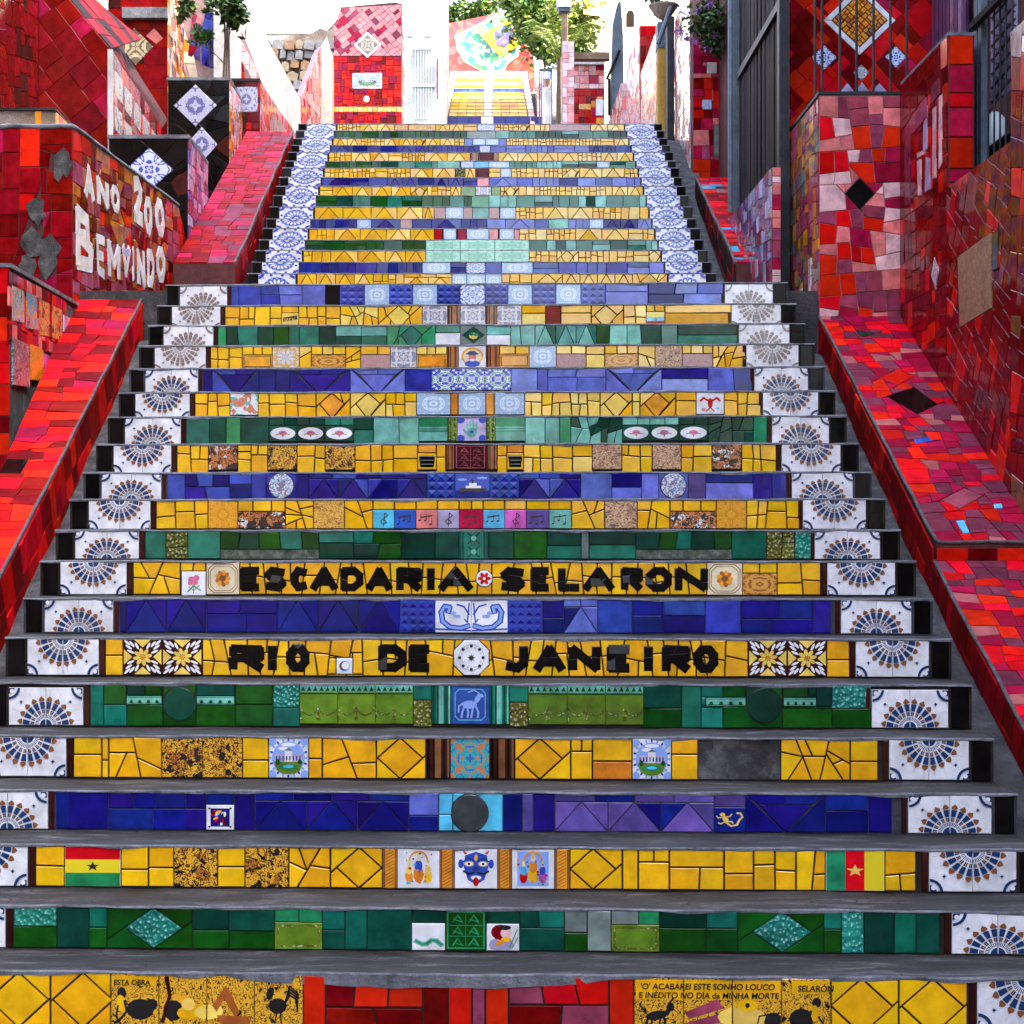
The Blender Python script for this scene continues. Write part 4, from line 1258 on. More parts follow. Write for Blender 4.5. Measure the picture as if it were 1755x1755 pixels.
    for s in (-1, 1):
        cx = s * (XIN + .012 + .15)
        for half in (-1, 1):
            x0, x1 = (cx, cx + .15) if half > 0 else (cx - .15, cx)
            hz = min(.152, top - lo)
            z0_, z1_ = top - hz, top
            if z0_ > lo + .004 and up:
                z0_, z1_ = lo + .002, lo + .002 + hz
            base = inset(rc(x0, z0_, x1, z1_), .0012)
            ov = []
            for q, m in fan_half(half, up, faded):
                q2 = []
                for a, b in q:
                    a, b = min(.985, max(.012, a)), min(.985, max(.012, b))
                    q2.append((cx + half * a * .15, (z0_ + b * hz) if up else (z1_ - b * hz)))
                if abs(area(q2)) > 1e-9:
                    ov.append((q2, MT[m]))
            T.add('fan_tile', rc(x0, z0_, x1, z1_), FRONT, MT['W'], st, pm, 0.0009, 0.010, over=ov, tilt=0.006, key=('fan', half, up, faded, n, s))
        a, b = sorted((s * (XFAN + .012), s * XEND))
        T.add('end_tile', rc(a, lo, b, top), FRONT, MT['K'], st, pm, 0.001, 0.009)
        a, b = sorted((s * (XIN - .012), s * (XIN + .008)))
        T.add('dark_border_tile', rc(a, lo, b, top), FRONT, MT['n'], st, pm, 0.001, 0.009, minpx=0)
T.flush()

# ------------------------------------------------------------------ upper flight
ztop20 = EYE + (HY - 468.6) / F * 13.5
UYT = [468.6, 449, 429, 411, 391.5, 375, 354.6, 335, 319, 304, 287.7, 276, 261, 249, 237, 224, 212.5]
UD = [13.5 + 0.244 * k for k in range(17)]
UZ = [EYE + (HY - UYT[k]) / F * UD[k] for k in range(17)]
SEQ = 'YBYGYBYGYBYGYBYGY'
upper = thing('upper_staircase', 'narrower upper flight of steps edged with blue flower tiles, behind the landing', 'staircase', (0.05, 12.9, 0))
T = Tiler(upper)
random.seed(8)
CENT = {0: [(775, 800, 'azp'), (800, 832, 'azp'), (832, 860, 'azp')], 1: [(724, 772, 'azp'), (799, 832, 'az'), (860, 913, 'azp')],
        4: [(744, 758, 'R'), (760, 782, 'azp'), (784, 800, 'm'), (800, 838, 'azp'), (838, 854, 'P'), (856, 881, 'azp'), (881, 890, 'P')],
        5: [(612, 636, 'azp'), (686, 706, 'pinky'), (940, 974, 'T'), (1010, 1034, 'azp')], 6: [(744, 764, 'pinky'), (764, 794, 'azp'), (794, 810, 'pinky'), (810, 838, 'T'), (838, 856, 'pinky'), (857, 884, 'azp')],
        7: [(808, 838, 'e')], 8: [(790, 815, 'l'), (815, 842, 'azg'), (842, 858, 'l')], 9: [(818, 838, 'P')], 10: [(780, 797, 'o'), (815, 838, 'brel'), (858, 876, 'azp')],
        11: [(750, 788, 'T'), (790, 812, 'az'), (812, 838, 'L'), (838, 873, 'azp'), (1023, 1045, 'azp')], 12: [(806, 820, 'colb'), (820, 845, 'brel'), (845, 854, 'colb')], 13: [(822, 840, 'az')],
        14: [(796, 810, 'p'), (810, 832, 'azp'), (832, 855, 'azp'), (855, 868, 'p')], 15: [(800, 850, 'S')], 16: [(676, 700, 'brf'), (700, 747, 'toonY'), (818, 848, 'az'), (942, 1012, 'pinky')]}
for k in range(-2, 17):
    if k < 0:
        D, zt = 13.5 + .244 * k, UZ[0] + .124 * k
        zb = zt - .124
    else:
        D, zt = UD[k], UZ[k]
        zb = UZ[k - 1] if k else UZ[0] - .124
    st, pm = make_step(upper, 30 + k, D, zt, zb, .244 if k < 16 else 2.5, -1.70, 1.80, lip=.002, hang=.006, grout=BLUEGROUT if k >= 0 and SEQ[k] in 'BG' else GROUT, skew=0.0)
    st.location.x = 0.0 - upper.location.x
    pm = Matrix.Translation(Vector((0, D, zt)))
    if k < 0:
        continue
    top, lo = -.004, zb - zt + .003
    prev = UD[k - 1] if k else UD[0] - .244
    zv = lo
    if k:
        zv = max(lo, (EYE + (HY - UYT[k - 1]) / F * UD[k]) - zt)
    ch = SEQ[k]
    def PX(p):
        return (p - VX) / F * D
    def ok(p):
        return [(x, lo if abs(z - zv) < 1e-5 else z) for x, z in p]
    x = -1.325
    holes = [(PX(a), PX(b), w_) for a, b, w_ in CENT.get(k, [])]
    if k in (2, 3):
        holes = [(PX(730), PX(907), None)]
    ends = sorted([h_[0] for h_ in holes] + [1.435])
    hi = 0
    pieces = []
    while x < 1.43:
        nxt = [h_ for h_ in holes if h_[0] > x - 1e-6]
        lim = min([h_[0] for h_ in nxt] + [1.435])
        if lim - x < 0.012:
            hit = [h_ for h_ in holes if abs(h_[0] - lim) < 1e-6]
            if hit:
                if hit[0][2]:
                    pieces.append((rc(hit[0][0], zv, hit[0][1], top), hit[0][2]))
                x = hit[0][1]
                continue
            break
        h_ = top - zv
        if ch == 'Y':  # right half gets paler tiles, sky reflection put into their colour
            kind = random.choice('dzdzqhvqz')
            wd = {'d': h_ * 1.9, 'z': h_ * 4.6, 'q': .22, 'h': .12, 'v': .2}[kind] * U(.9, 1.1)
            spec = kind + ('Y' if x < .0 or R() < .4 else 'Yy')
            if kind == 'd':
                spec = 'd' + ('Y' if x < 0 else random.choice('Yy'))
        elif ch == 'B':
            kind = random.choice('czcvh')
            wd = {'z': h_ * 3.6, 'c': .15, 'v': .24, 'h': .18}[kind] * U(.85, 1.1)
            spec = kind + random.choice(['B', 'B', 'B', 'Bb'] if x < .0 else ['p', 'bp', 'B', 'b', 'p'])
        else:
            kind = random.choice('ccvh')
            wd = {'c': .14, 'v': .24, 'h': .16}[kind] * U(.85, 1.1)
            spec = kind + random.choice(['G', 'g', 'Gg', 'G', 'tG'] if x < .0 else ['t', 'T', 'tT', 'g', 'Tg'])
        x1 = min(lim, x + wd)
        if lim - x1 < .05:
            x1 = lim
        pieces += pattern(spec, x, x1, zv, top)
        x = x1
    for p, c in pieces:
        tile_from(T, ok(p) if c in PAL else p, c, FRONT, st, pm, .0026 if ch == 'Y' else .0016, .008, minpx=36)
    if k == 3:
        for j in range(3):
            a = PX(730 + 59 * j)
            tile_from(T, rc(a, zv - .002, a + 59 / F * D, top), 'azm', FRONT, st, pm, .001, .011)
    if k == 2:
        for j in range(3):
            a = PX(730 + 59 * j)
            tile_from(T, rc(a, zv, a + 59 / F * D, top), 'azm', FRONT, st, pm, .001, .011)
    up = k % 2 == 0
    for s in (-1, 1):
        cx = -1.478 if s < 0 else 1.585
        hf = .139
        for half in (-1, 1):
            x0, x1 = (cx, cx + hf) if half > 0 else (cx - hf, cx)
            z0_, z1_ = zv - .0005, top
            hz = z1_ - z0_
            ov = []
            for q, m in flower_half():
                q2 = []
                for a, b in q:
                    a, b = min(.985, max(.012, a)), min(.98, max(.015, b))
                    q2.append((cx + half * a * hf, (z0_ + b * hz) if up else (z1_ - b * hz)))
                if abs(area(q2)) > 1e-9:
                    ov.append((q2, MT[m]))
            T.add('flower_tile', rc(x0, z0_, x1, z1_), FRONT, MT['W'], st, pm, .0009, .009, over=ov, tilt=.006, minpx=30)
        a, b = (-1.69, -1.622) if s < 0 else (1.728, 1.79)
        T.add('end_tile', rc(a, lo, b, top), FRONT, MT['K'], st, pm, .001, .008, minpx=20)
T.flush()
# ------------------------------------------------------------------ mosaics on walls
def frame_of(pts, root):
    P = [Vector(p) for p in pts]
    u = (P[1] - P[0]).normalized()
    nrm = (P[1] - P[0]).cross(P[-1] - P[0]).normalized()
    if nrm.dot(EYEV - P[0]) < 0:
        nrm.negate()
    v = nrm.cross(u)
    return (P[0] - root.location, u, v, nrm), P[0]
def to2(pts, fr, P0):
    return [((Vector(p) - P0).dot(fr[1]), (Vector(p) - P0).dot(fr[2])) for p in pts]
def mosaic(tl, pts, size, pal, tilt=.12, rot=0.0, inlays=(), thick=.008, grout=.0022, minpx=60, tiltn=.014, lim=1.55, mt=None):
    root = tl.root
    fr, P0 = frame_of(pts, root)
    pm = Matrix.Translation(root.location)
    holes = [(ccw(to2(q, fr, P0)), what) for q, what in inlays]
    for p in split(ccw(to2(pts, fr, P0)), size, tilt, rot, lim=lim):
        ps = [p]
        for h_, what in holes:
            if max(q[0] for q in p) > min(q[0] for q in h_) and min(q[0] for q in p) < max(q[0] for q in h_) and max(q[1] for q in p) > min(q[1] for q in h_) and min(q[1] for q in p) < max(q[1] for q in h_):
                ps = carve(ps, h_)
        for a in ps:
            ch = random.choice(pal)
            tl.add(PAL[ch][0], a, fr, (mt or MT).get(ch, MT[ch]), root, pm, grout, thick * U(.8, 1.2), tilt=tiltn, minpx=minpx)
    for h_, what in holes:
        if what:
            tile_from(tl, h_, what, fr, root, pm, grout * .8, thick * 1.15)
def quad(D, *px):                        # pixel corners on the plane at depth D facing down the hill
    return [W(x, y, D) for x, y in px]
def sideq(X, *px):                       # pixel corners on the side plane x = X
    return [WX(x, y, X) for x, y in px]
def diam(D, cx, cy, r, ry=None):
    ry = ry or r
    return quad(D, (cx - r, cy), (cx, cy + ry), (cx + r, cy), (cx, cy - ry))
def body(root, mat, pts, vec, name='masonry'):
    mb = MB()
    mb.prism(pts, vec)
    return mb.build(name, mat, root)
def bx(root, mat, x0, x1, y0, y1, z0, z1, name='masonry'):
    mb = MB()
    mb.box((x0, y0, z0), (x1, y1, z1))
    return mb.build(name, mat, root)
def zat(py, D):
    return EYE + (HY - py) / F * D
REDWALL = rough_mat('red_grout', (0.05, 0.010, 0.010), (0.13, 0.035, 0.03), 10.0, 0.8, 0.5, 0.006)
STONEW = rough_mat('rubble_stone', (0.16, 0.12, 0.085), (0.34, 0.27, 0.20), 3.0, 0.9, 1.0, 0.04, (0.45, 0.40, 0.34))
PLASTER = rough_mat('white_plaster', (0.34, 0.33, 0.31), (0.58, 0.57, 0.55), 2.6, 0.85, 0.3, 0.006, (0.66, 0.65, 0.63))
CREAMW = rough_mat('cream_plaster', (0.60, 0.54, 0.42), (0.74, 0.69, 0.58), 1.6, 0.85, 0.2, 0.006)
STEEL = rough_mat('dark_steel', (0.010, 0.011, 0.013), (0.030, 0.033, 0.038), 8.0, 0.5, 0.2, 0.002, spec=0.2)
GREYPOST = rough_mat('grey_painted_metal', (0.05, 0.07, 0.09), (0.11, 0.14, 0.17), 6.0, 0.5, 0.2, 0.002)
WOODK = rough_mat('stained_boards', (0.006, 0.004, 0.004), (0.024, 0.013, 0.011), 3.0, 0.7, 0.5, 0.004, spec=0.08)
WOODB = rough_mat('weathered_wood', (0.14, 0.085, 0.05), (0.30, 0.20, 0.13), 4.0, 0.8, 0.5, 0.006)
OCHRE = rough_mat('ochre_paint', (0.36, 0.20, 0.025), (0.52, 0.31, 0.05), 3.0, 0.7, 0.3, 0.004)
PURPLE = rough_mat('purple_metal', (0.055, 0.03, 0.12), (0.12, 0.085, 0.20), 5.0, 0.4, 0.2, 0.003, spec=0.5)
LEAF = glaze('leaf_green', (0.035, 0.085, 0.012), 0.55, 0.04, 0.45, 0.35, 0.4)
LEAFY = glaze('sunlit_leaf_green', (0.11, 0.16, 0.012), 0.5, 0.03, 0.45, 0.35, 0.4)  # lighter, yellower leaf copy with sunshine put into the colour
PETAL = glaze('purple_petal', (0.32, 0.10, 0.44), 0.4, 0.03, 0.5, 0.3, 0.3)
BARK = rough_mat('bark', (0.05, 0.032, 0.02), (0.14, 0.095, 0.06), 12.0, 0.9, 0.9, 0.01)

def leaves(mb, c, rad, n, size, m=0, droop=0.0):
    c, rad = Vector(c), Vector(rad)
    k = max(4, n // 26)
    hubs = []
    for _ in range(k):
        d = Vector((random.gauss(0, 1), random.gauss(0, 1), random.gauss(0, 1))).normalized() * (R() ** .45)
        hubs.append(Vector((c.x + d.x * rad.x, c.y + d.y * rad.y, c.z + d.z * rad.z)))
    for i in range(n):
        h = random.choice(hubs)
        s0 = min(rad) * .34
        p = h + Vector((random.gauss(0, s0), random.gauss(0, s0), random.gauss(0, s0)))
        a = Vector((random.gauss(0, 1), random.gauss(0, 1), random.gauss(0, .6) - droop)).normalized()
        b = a.orthogonal().normalized()
        b = (b * math.cos(i) + a.cross(b) * math.sin(i)).normalized()
        L, w_ = size * U(.6, 1.3), size * U(.22, .4)
        nn = a.cross(b)
        mb.add([p, p + a * L * .5 + b * w_ + nn * L * .08, p + a * L, p + a * L * .5 - b * w_ + nn * L * .08], [(0, 1, 2, 3)], m)

random.seed(21)
# ================= ground following the hill
gp = [(-300, -.02), (5.70, -.02), (5.72, -.05), (11.4, ZT[18] - .5), (13.0, ZT[19] - .12), (13.4, ZT[19] - .12), (17.5, UZ[15] - .6), (20, UZ[16] - .15), (40, zat(208, 40) - .25), (52.5, zat(122, 52) - .5), (60, zat(122, 52)), (160, 34), (420, 40)]
v = [(x, y, z) for y, z in gp for x in (-260, 260)]
g = put('ground', v, [(2 * i, 2 * i + 1, 2 * i + 3, 2 * i + 2) for i in range(len(gp) - 1)], CONC)
g['kind'] = 'structure'

# ================= gutters between steps and ramps belong to the lower flight
def nose(D):
    n = min(19.0, max(0.0, (D - 5.7) / .3))
    i = min(18, int(n))
    return ZT[i] + (ZT[i + 1] - ZT[i]) * (n - i)
GUT = rough_mat('rough_cement', (0.025, 0.024, 0.023), (0.085, 0.083, 0.08), 11.0, 0.9, 1.0, 0.02, (0.17, 0.168, 0.165))
RIM = rough_mat('rim_mortar', (0.05, 0.045, 0.045), (0.15, 0.14, 0.14), 14.0, 0.85, 0.8, 0.01)
for s in (-1, 1):
    mb = MB()
    st, vs_, fs = 30, [], []
    for i in range(st + 1):
        D = 5.0 + (11.6 - 5.0) * i / st
        zz = nose(max(D, 5.7)) - (0.36 if s < 0 else .44) - max(0, 5.7 - D) * .5
        for j, X in enumerate((1.93, 2.0, 2.07, 2.16, 2.24)):
            vs_.append((s * X, D, zz + .02 * math.sin(D * 5 + j) + U(-.012, .012)))
    for i in range(st):
        for j in range(4):
            fs.append((i * 5 + j, i * 5 + j + 1, (i + 1) * 5 + j + 1, (i + 1) * 5 + j))
    mb.add(vs_, fs)
    mb.build('gutter', GUT, stairs, smooth=True)
    # upper gutter
    mb = MB()
    vs_, fs = [], []
    xa = -1.68 if s < 0 else 1.78
    for i in range(st + 1):
        D = 13.2 + (17.6 - 13.2) * i / st
        zz = UZ[0] - .22 + (D - 13.5) * (UZ[16] - UZ[0]) / (UD[16] - UD[0])
        for j in range(4):
            vs_.append((xa + s * .09 * j, D, zz + U(-.012, .012)))
    for i in range(st):
        for j in range(3):
            fs.append((i * 4 + j, i * 4 + j + 1, (i + 1) * 4 + j + 1, (i + 1) * 4 + j))
    mb.add(vs_, fs)
    mb.build('gutter', GUT, upper, smooth=True)
# landing floor widens to both side walls
mb = MB()
for a, b in ((-2.6, -1.965), (1.965, 2.185)):
    mb.box((a, 11.52, .9), (b, 13.6, ZT[19] - .03))
lf = mb.build('landing_pavement', CONC)
lf['kind'] = 'structure'

# ================= tiled ramps
def ramp_thing(label, quads_top, quads_side, drop, pal_top, pal_side, size, rimw, fronts=(), inlays=()):
    t = thing('tiled_ramp', label, 'ramp', quads_top[0][0])
    tl = Tiler(t)
    for q in quads_top:
        body(t, REDWALL, q, (0, 0, -drop))
        mosaic(tl, q, size, pal_top, .22, inlays=inlays, minpx=70, mt=WORN)
    for q in quads_side:
        mosaic(tl, q, size * 1.2, pal_side, .06, minpx=70, mt=WORN)
    for q, pal in fronts:
        mosaic(tl, q, size * 1.3, pal, .03)
    for a, b, n_ in rimw:
        mb = MB()
        pts = []
        a, b = Vector(a), Vector(b)
        for i in range(n_ + 1):
            p = a.lerp(b, i / n_) + Vector((U(-.004, .004), 0, .004 + U(-.003, .004)))
            pts.append(p)
        mb.tube(pts, .009, 6)
        mb.build('mortar_rim', RIM, t, smooth=True)
    tl.flush()
    return t
def zl(D): return zat(515, 11.5) - .49 * (11.5 - D)
def zr(D): return zat(543, 11.5) - .5 * (11.5 - D)
XR = -2.12
lt_top = [Vector((XR, 11.5, zl(11.5))), Vector((-2.545, 11.5, zl(11.5))), Vector((-2.39, 9.1, zl(9.1))), Vector((-2.36, 5.2, zl(5.2))), Vector((XR, 5.2, zl(5.2)))]
lt_side = [Vector((XR + .001, 11.5, zl(11.5) - .01)), Vector((XR + .001, 5.2, zl(5.2) - .01)), Vector((XR + .001, 5.2, zl(5.2) - .45)), Vector((XR + .001, 11.5, zl(11.5) - .45))]
random.seed(31)
ramp_thing('sloping red tiled ramp beside the lower steps, under the postcard wall', [lt_top], [lt_side], .5, 'RRRRRrrrmR', 'RrrRRr', .125, [(lt_top[0], lt_top[4], 30)],
           inlays=[([lt_top[0].lerp(lt_top[4], f_) + Vector((dx, 0, 0)) for f_, dx in ((.36, -.16), (.36, -.27), (.385, -.27), (.385, -.16))], 'K')])
XL = 2.19
D1 = 8.77
rt_top = [Vector((XL, 11.5, zr(11.5))), Vector((2.71, 11.5, zr(11.5))), Vector((2.71, D1 - .12, zr(D1 - .12))), Vector((XL + .02, D1 - .12, zr(D1 - .12)))]
zA = zat(987, 8.49)
def zr2(D): return zA - .455 * (8.49 - D)
De = D1 - .14
rt_low = [Vector((XL, De, zr2(De))), Vector((2.95, De, zr2(De))), Vector((2.95, 5.2, zr2(5.2))), Vector((XL, 5.2, zr2(5.2)))]
rt_front = [Vector((XL + .01, De - .001, zr(De) - .012)), Vector((2.95, De - .001, zr(De) - .012)), Vector((2.95, De - .001, zr2(De) + .004)), Vector((XL + .01, De - .001, zr2(De) + .004))]
rt_s1 = [Vector((XL - .001, 11.5, zr(11.5) - .01)), Vector((XL - .001, De, zr(De) - .01)), Vector((XL - .001, De, zr(De) - .55)), Vector((XL - .001, 11.5, zr(11.5) - .45))]
rt_s2 = [Vector((XL - .001, De, zr2(De) - .01)), Vector((XL - .001, 5.2, zr2(5.2) - .01)), Vector((XL - .001, 5.2, zr2(5.2) - .45)), Vector((XL - .001, De, zr2(De) - .45))]
def on_ramp(px, py):
    # point of the right ramp's top seen at that pixel
    k = (HY - py) / F
    D = (zr(11.5) - .5 * 11.5 - EYE) / (k - .5)
    return W(px, py, D)
inl = [([on_ramp(*p) for p in ((1518, 681), (1566, 667), (1607, 695), (1572, 712))], 'K'),
       ([on_ramp(*p) for p in ((1565, 755), (1592, 751), (1598, 758), (1570, 763))], 'b'),
       ([on_ramp(*p) for p in ((1614, 858), (1652, 838), (1684, 852), (1645, 874))], 'u'),
       ([on_ramp(*p) for p in ((1702, 866), (1717, 865), (1719, 873), (1704, 874))], 'L'),
       ([on_ramp(*p) for p in ((1637, 894), (1652, 893), (1662, 916), (1650, 917))], 'L'),
       ([on_ramp(*p) for p in ((1508, 650), (1535, 635), (1568, 645), (1540, 662))], 'R'),
       ([on_ramp(*p) for p in ((1468, 568), (1500, 573), (1476, 580))], 'g')]
random.seed(32)
ramp_thing('sloping red tiled ramp with painted-in magenta reflection and small break, below the tall red wall', [rt_top, rt_low], [rt_s1, rt_s2], .6, 'RRRummmuumRP', 'rrRrrr', .10,  # crimson and plum put the sky's magenta reflection into the red tiles
           [(rt_top[0], rt_top[3], 18), (rt_top[3], Vector((2.7, D1 - .12, zr(D1 - .12))), 8), (rt_low[0], rt_low[3], 20)], [(rt_front, 'RRrrR')], inl)

# ================= left: wall with picture tiles beside the ramp
random.seed(33)
XP = -2.5
t = thing('picture_wall', 'low red wall with small picture tiles, bare cement below, above the ramp', 'wall', (XP, 10.4, 0))
tl = Tiler(t)
zp = EYE + 1.43
bx(t, GUT, -2.72, XP, 9.72, 11.36, .8, zp)
body(t, MORTAR, [Vector((-2.73, 9.70, zp)), Vector((XP + .012, 9.70, zp)), Vector((XP + .012, 11.36, zp)), Vector((-2.73, 11.36, zp))], (0, 0, .022), 'coping')
pics = []
for i, (a, b, c, d) in enumerate(((50, 105, 240, 415), (115, 163, 268, 448), (176, 222, 302, 480), (236, 281, 332, 495), (286, 320, 375, 522), (52, 126, 482, 715), (135, 189, 512, 688), (191, 219, 552, 645))):
    x0, x1 = a / 2.7, b / 2.7
    sl = (x1 - x0) * .62
    y0, y1 = 400 + c / 2.7, 400 + d / 2.7
    pics.append((sideq(XP, (x0, y0), (x1, y0 + sl * .8), (x1, y1), (x0, y1 - sl * .3)), ['pic1', 'pic2', 'pic3', 'pic3', 'v', 'pic4', 'sun', 'Z'][i]))
mosaic(tl, sideq(XP, (13, 463), (112, 516), (106, 612), (13, 583)), .085, 'RRRrrmP', .05, inlays=pics[:5])
for q, what in pics[5:]:
    fr, P0 = frame_of(q, t)
    tile_from(tl, ccw(to2(q, fr, P0)), what, fr, t, Matrix.Translation(t.location), .001, .016)
mosaic(tl, [Vector((-2.72, 9.719, 1.0)), Vector((XP, 9.719, 1.0)), Vector((XP, 9.719, zp)), Vector((-2.72, 9.719, zp))], .12, 'RRr', .03)
tl.flush()

# ================= left: greeting wall
random.seed(34)
GB = (2.54 - 2.208) / (13.8 - 11.42)
GA = -2.54 - GB * 11.42
def GP(px, py):                          # point of the slanting greeting wall seen at that pixel
    return W(px, py, GA / ((px - VX) / F - GB))
XG = -2.54
t = thing('greeting_wall', 'red and brown tiled wall with white tile letters ANO 200 BEM VINDO', 'wall', (XG, 13, 0))
tl = Tiler(t)
ga, gb = 11.42, 13.8
zg0, zg1 = zat(219, 11.42), zat(362, 13.8)
XE = GA + GB * gb
gside = [Vector((XG, ga, 1.4)), Vector((XE, gb, 1.4)), Vector((XE, gb, zg1 - .22)), Vector((XE - .2 * GB, gb - .2, zg1)), Vector((XG, ga, zg0))]
body(t, REDWALL, gside, (-.9, 0, 0))
for a, b in ((gside[4], gside[3]), (gside[4] + Vector((-.9, 0, 0)), gside[4])):
    mb = MB()
    mb.tube([Vector(a).lerp(Vector(b), i / 12) + Vector((U(-.004, .004), 0, .008 + U(-.004, .004))) for i in range(13)], .018, 6)
    mb.build('coping', MORTAR, t, smooth=True)
letters = []
def letter_at(ch, TL, TR, BR, BL, w_=.30):
    def mp(u_, v_):
        x = (BL[0] * (1 - u_) + BR[0] * u_) * (1 - v_) + (TL[0] * (1 - u_) + TR[0] * u_) * v_
        y = (BL[1] * (1 - u_) + BR[1] * u_) * (1 - v_) + (TL[1] * (1 - u_) + TR[1] * u_) * v_
        return GP(x, y)
    for q in glyph_quads(ch, 0, 1, 0, 1, w_):
        letters.append(([mp(max(0, min(1, a)), max(0, min(1, b))) for a, b in q], 'W'))
for L in (('A', (142, 270), (160, 290), (160, 352), (142, 340)), ('N', (163, 295), (185, 312), (185, 363), (165, 353)), ('O', (187, 313), (203, 321), (204, 370), (190, 360)),
          ('2', (226, 290), (243, 306), (243, 392), (228, 380)), ('0', (245, 335), (259, 338), (259, 411), (246, 395)), ('0', (263, 334), (279, 344), (281, 411), (266, 402)),
          ('B', (128, 346), (157, 372), (160, 474), (128, 462)), ('E', (163, 398), (178, 405), (179, 481), (165, 470)), ('M', (181, 405), (204, 420), (205, 484), (184, 478)),
          ('V', (207, 414), (222, 420), (222, 480), (207, 476)), ('I', (223, 416), (230, 418), (230, 488), (223, 486)), ('N', (232, 420), (247, 425), (248, 499), (234, 492)),
          ('D', (250, 425), (263, 428), (263, 496), (251, 492)), ('O', (265, 420), (281, 424), (282, 486), (267, 484))):
    letter_at(*L, w_=.25 if L[0] in 'BEM' else .31)
letters.append(([GP(*p) for p in ((209, 425), (221, 427), (221, 440), (209, 438))], 'az'))
mosaic(tl, gside, .11, 'crcuRurcr', .12, inlays=letters, minpx=50)
gf = [Vector((XG, ga - .001, 1.35)), Vector((XG - .9, ga - .001, 1.35)), Vector((XG - .9, ga - .001, zg0)), Vector((XG, ga - .001, zg0))]
mosaic(tl, gf, .14, 'rrrRrrm', .03, inlays=[([W(*p, ga - .001) for p in ((42, 395), (70, 320), (74, 400), (50, 470))], None), ([W(*p, ga - .001) for p in ((78, 410), (100, 425), (96, 470), (66, 480))], None), ([W(*p, ga - .001) for p in ((88, 262), (126, 275), (112, 300), (84, 292))], None)], grout=.003)
tl.flush()
mb = MB()
for px, py, s in ((58, 420, .09), (62, 360, .08), (82, 440, .10), (105, 282, .08), (48, 455, .07)):
    c = W(px, py, ga - .01)
    mb.prism([c + Vector((s * U(.5, 1.0) * math.cos(k * .449), 0, s * 1.4 * U(.5, 1.15) * math.sin(k * .449))) for k in range(14)], (0, -.004 - U(0, .008), 0))
mb.build('broken_mortar', GUT, t)['kind'] = 'stuff'
# ledge wall behind the greeting wall's end
t = thing('ledge_wall', 'short brown stained wall with a dark coping behind the greeting wall', 'wall', (-3.4, 12.3, 0))
bx(t, STONEW, -4.4, -2.87, 12.35, 13.2, 1.4, zat(190, 12.35))
bx(t, STEEL, -4.4, -2.86, 12.33, 13.2, zat(190, 12.35) + .001, zat(186, 12.35), 'coping')
tl = Tiler(t)
mosaic(tl, [Vector((-2.869, 12.36, 2.4)), Vector((-2.869, 13.15, 2.5)), Vector((-2.869, 13.15, zat(190, 12.35))), Vector((-2.869, 12.36, zat(190, 12.35)))], .12, 'ORR', .1)
mosaic(tl, [W(72, 190, 12.345), W(60, 190, 12.345), W(60, 216, 12.345), W(72, 216, 12.345)], .1, 'SgO', .1)
tl.flush()

# ================= left: tall red wall with slanting tiles
random.seed(35)
t = thing('tall_red_wall', 'tall dark red wall of slanting tiles behind the greeting wall', 'wall', (-3.1, 14, 0))
tl = Tiler(t)
XT = -2.82
ztw = zat(85, 14)
front = quad(14.0, (-160, 420), (190, 420), (190, 85), (112, -10), (-160, -10))
body(t, REDWALL, front, (0, 2.2, 0))
def chunk(a, b):
    return quad(13.999, (a, 420), (b, 420), (b, 85 - max(0, (190 - b)) * 1.22), (a, 85 - max(0, 190 - a) * 1.22))
mosaic(tl, quad(13.999, (66, 300), (190, 300), (190, 85), (112, -10), (66, -10)), .17, 'rrrrrrmr', .05, math.radians(38), thick=.007, grout=.0014)
sd = [Vector((XT + .001, 14.0, 2.2)), Vector((XT + .001, 16.2, 2.9)), Vector((XT + .001, 16.2, zat(215, 16.2))), Vector((XT + .001, 14.0, ztw))]
body(t, REDWALL, sd, (-.3, 0, 0))
si = []
for r_ in range(4):
    for c_ in range(5):
        y0 = 14.12 + c_ * .40
        z1 = ztw - .12 - r_ * .27 - (y0 - 14) * .06
        si.append(([Vector((XT + .001, y0, z1 - .19)), Vector((XT + .001, y0 + .30, z1 - .20)), Vector((XT + .001, y0 + .30, z1)), Vector((XT + .001, y0, z1))], 'pics'))
mosaic(tl, sd, .2, 'rRrm', .05, inlays=si, minpx=40)
mb = MB()
mb.box((XT - .02, 13.985, 2.2), (XT + .015, 14.03, ztw))
mb.build('white_edge', PLASTER, t)
# slanting parapet top of pale and dark tile strips above it
par = [W(112, -10, 14.0), W(190, 85, 14.0), W(276, 222, 16.25), W(287, 205, 17.0), W(196, 20, 15.6), W(176, -10, 15.2)]
pa = [W(112, -12, 14.02), W(189, 84, 14.02), W(200, 50, 15.0), W(150, -12, 14.6)]
for q in ([par[0], par[1], W(216, 92, 15.3), W(150, -10, 14.7)], [par[1], par[2], par[3], W(216, 92, 15.3)]):
    nrm = (q[1] - q[0]).cross(q[2] - q[0]).normalized()
    if nrm.dot(EYEV - q[0]) < 0:
        nrm.negate()
    body(t, REDWALL, q, nrm * -.06)
    mosaic(tl, q, .2, 'rrnnrnK', .35, minpx=40, mt=WORN)
tl.flush()
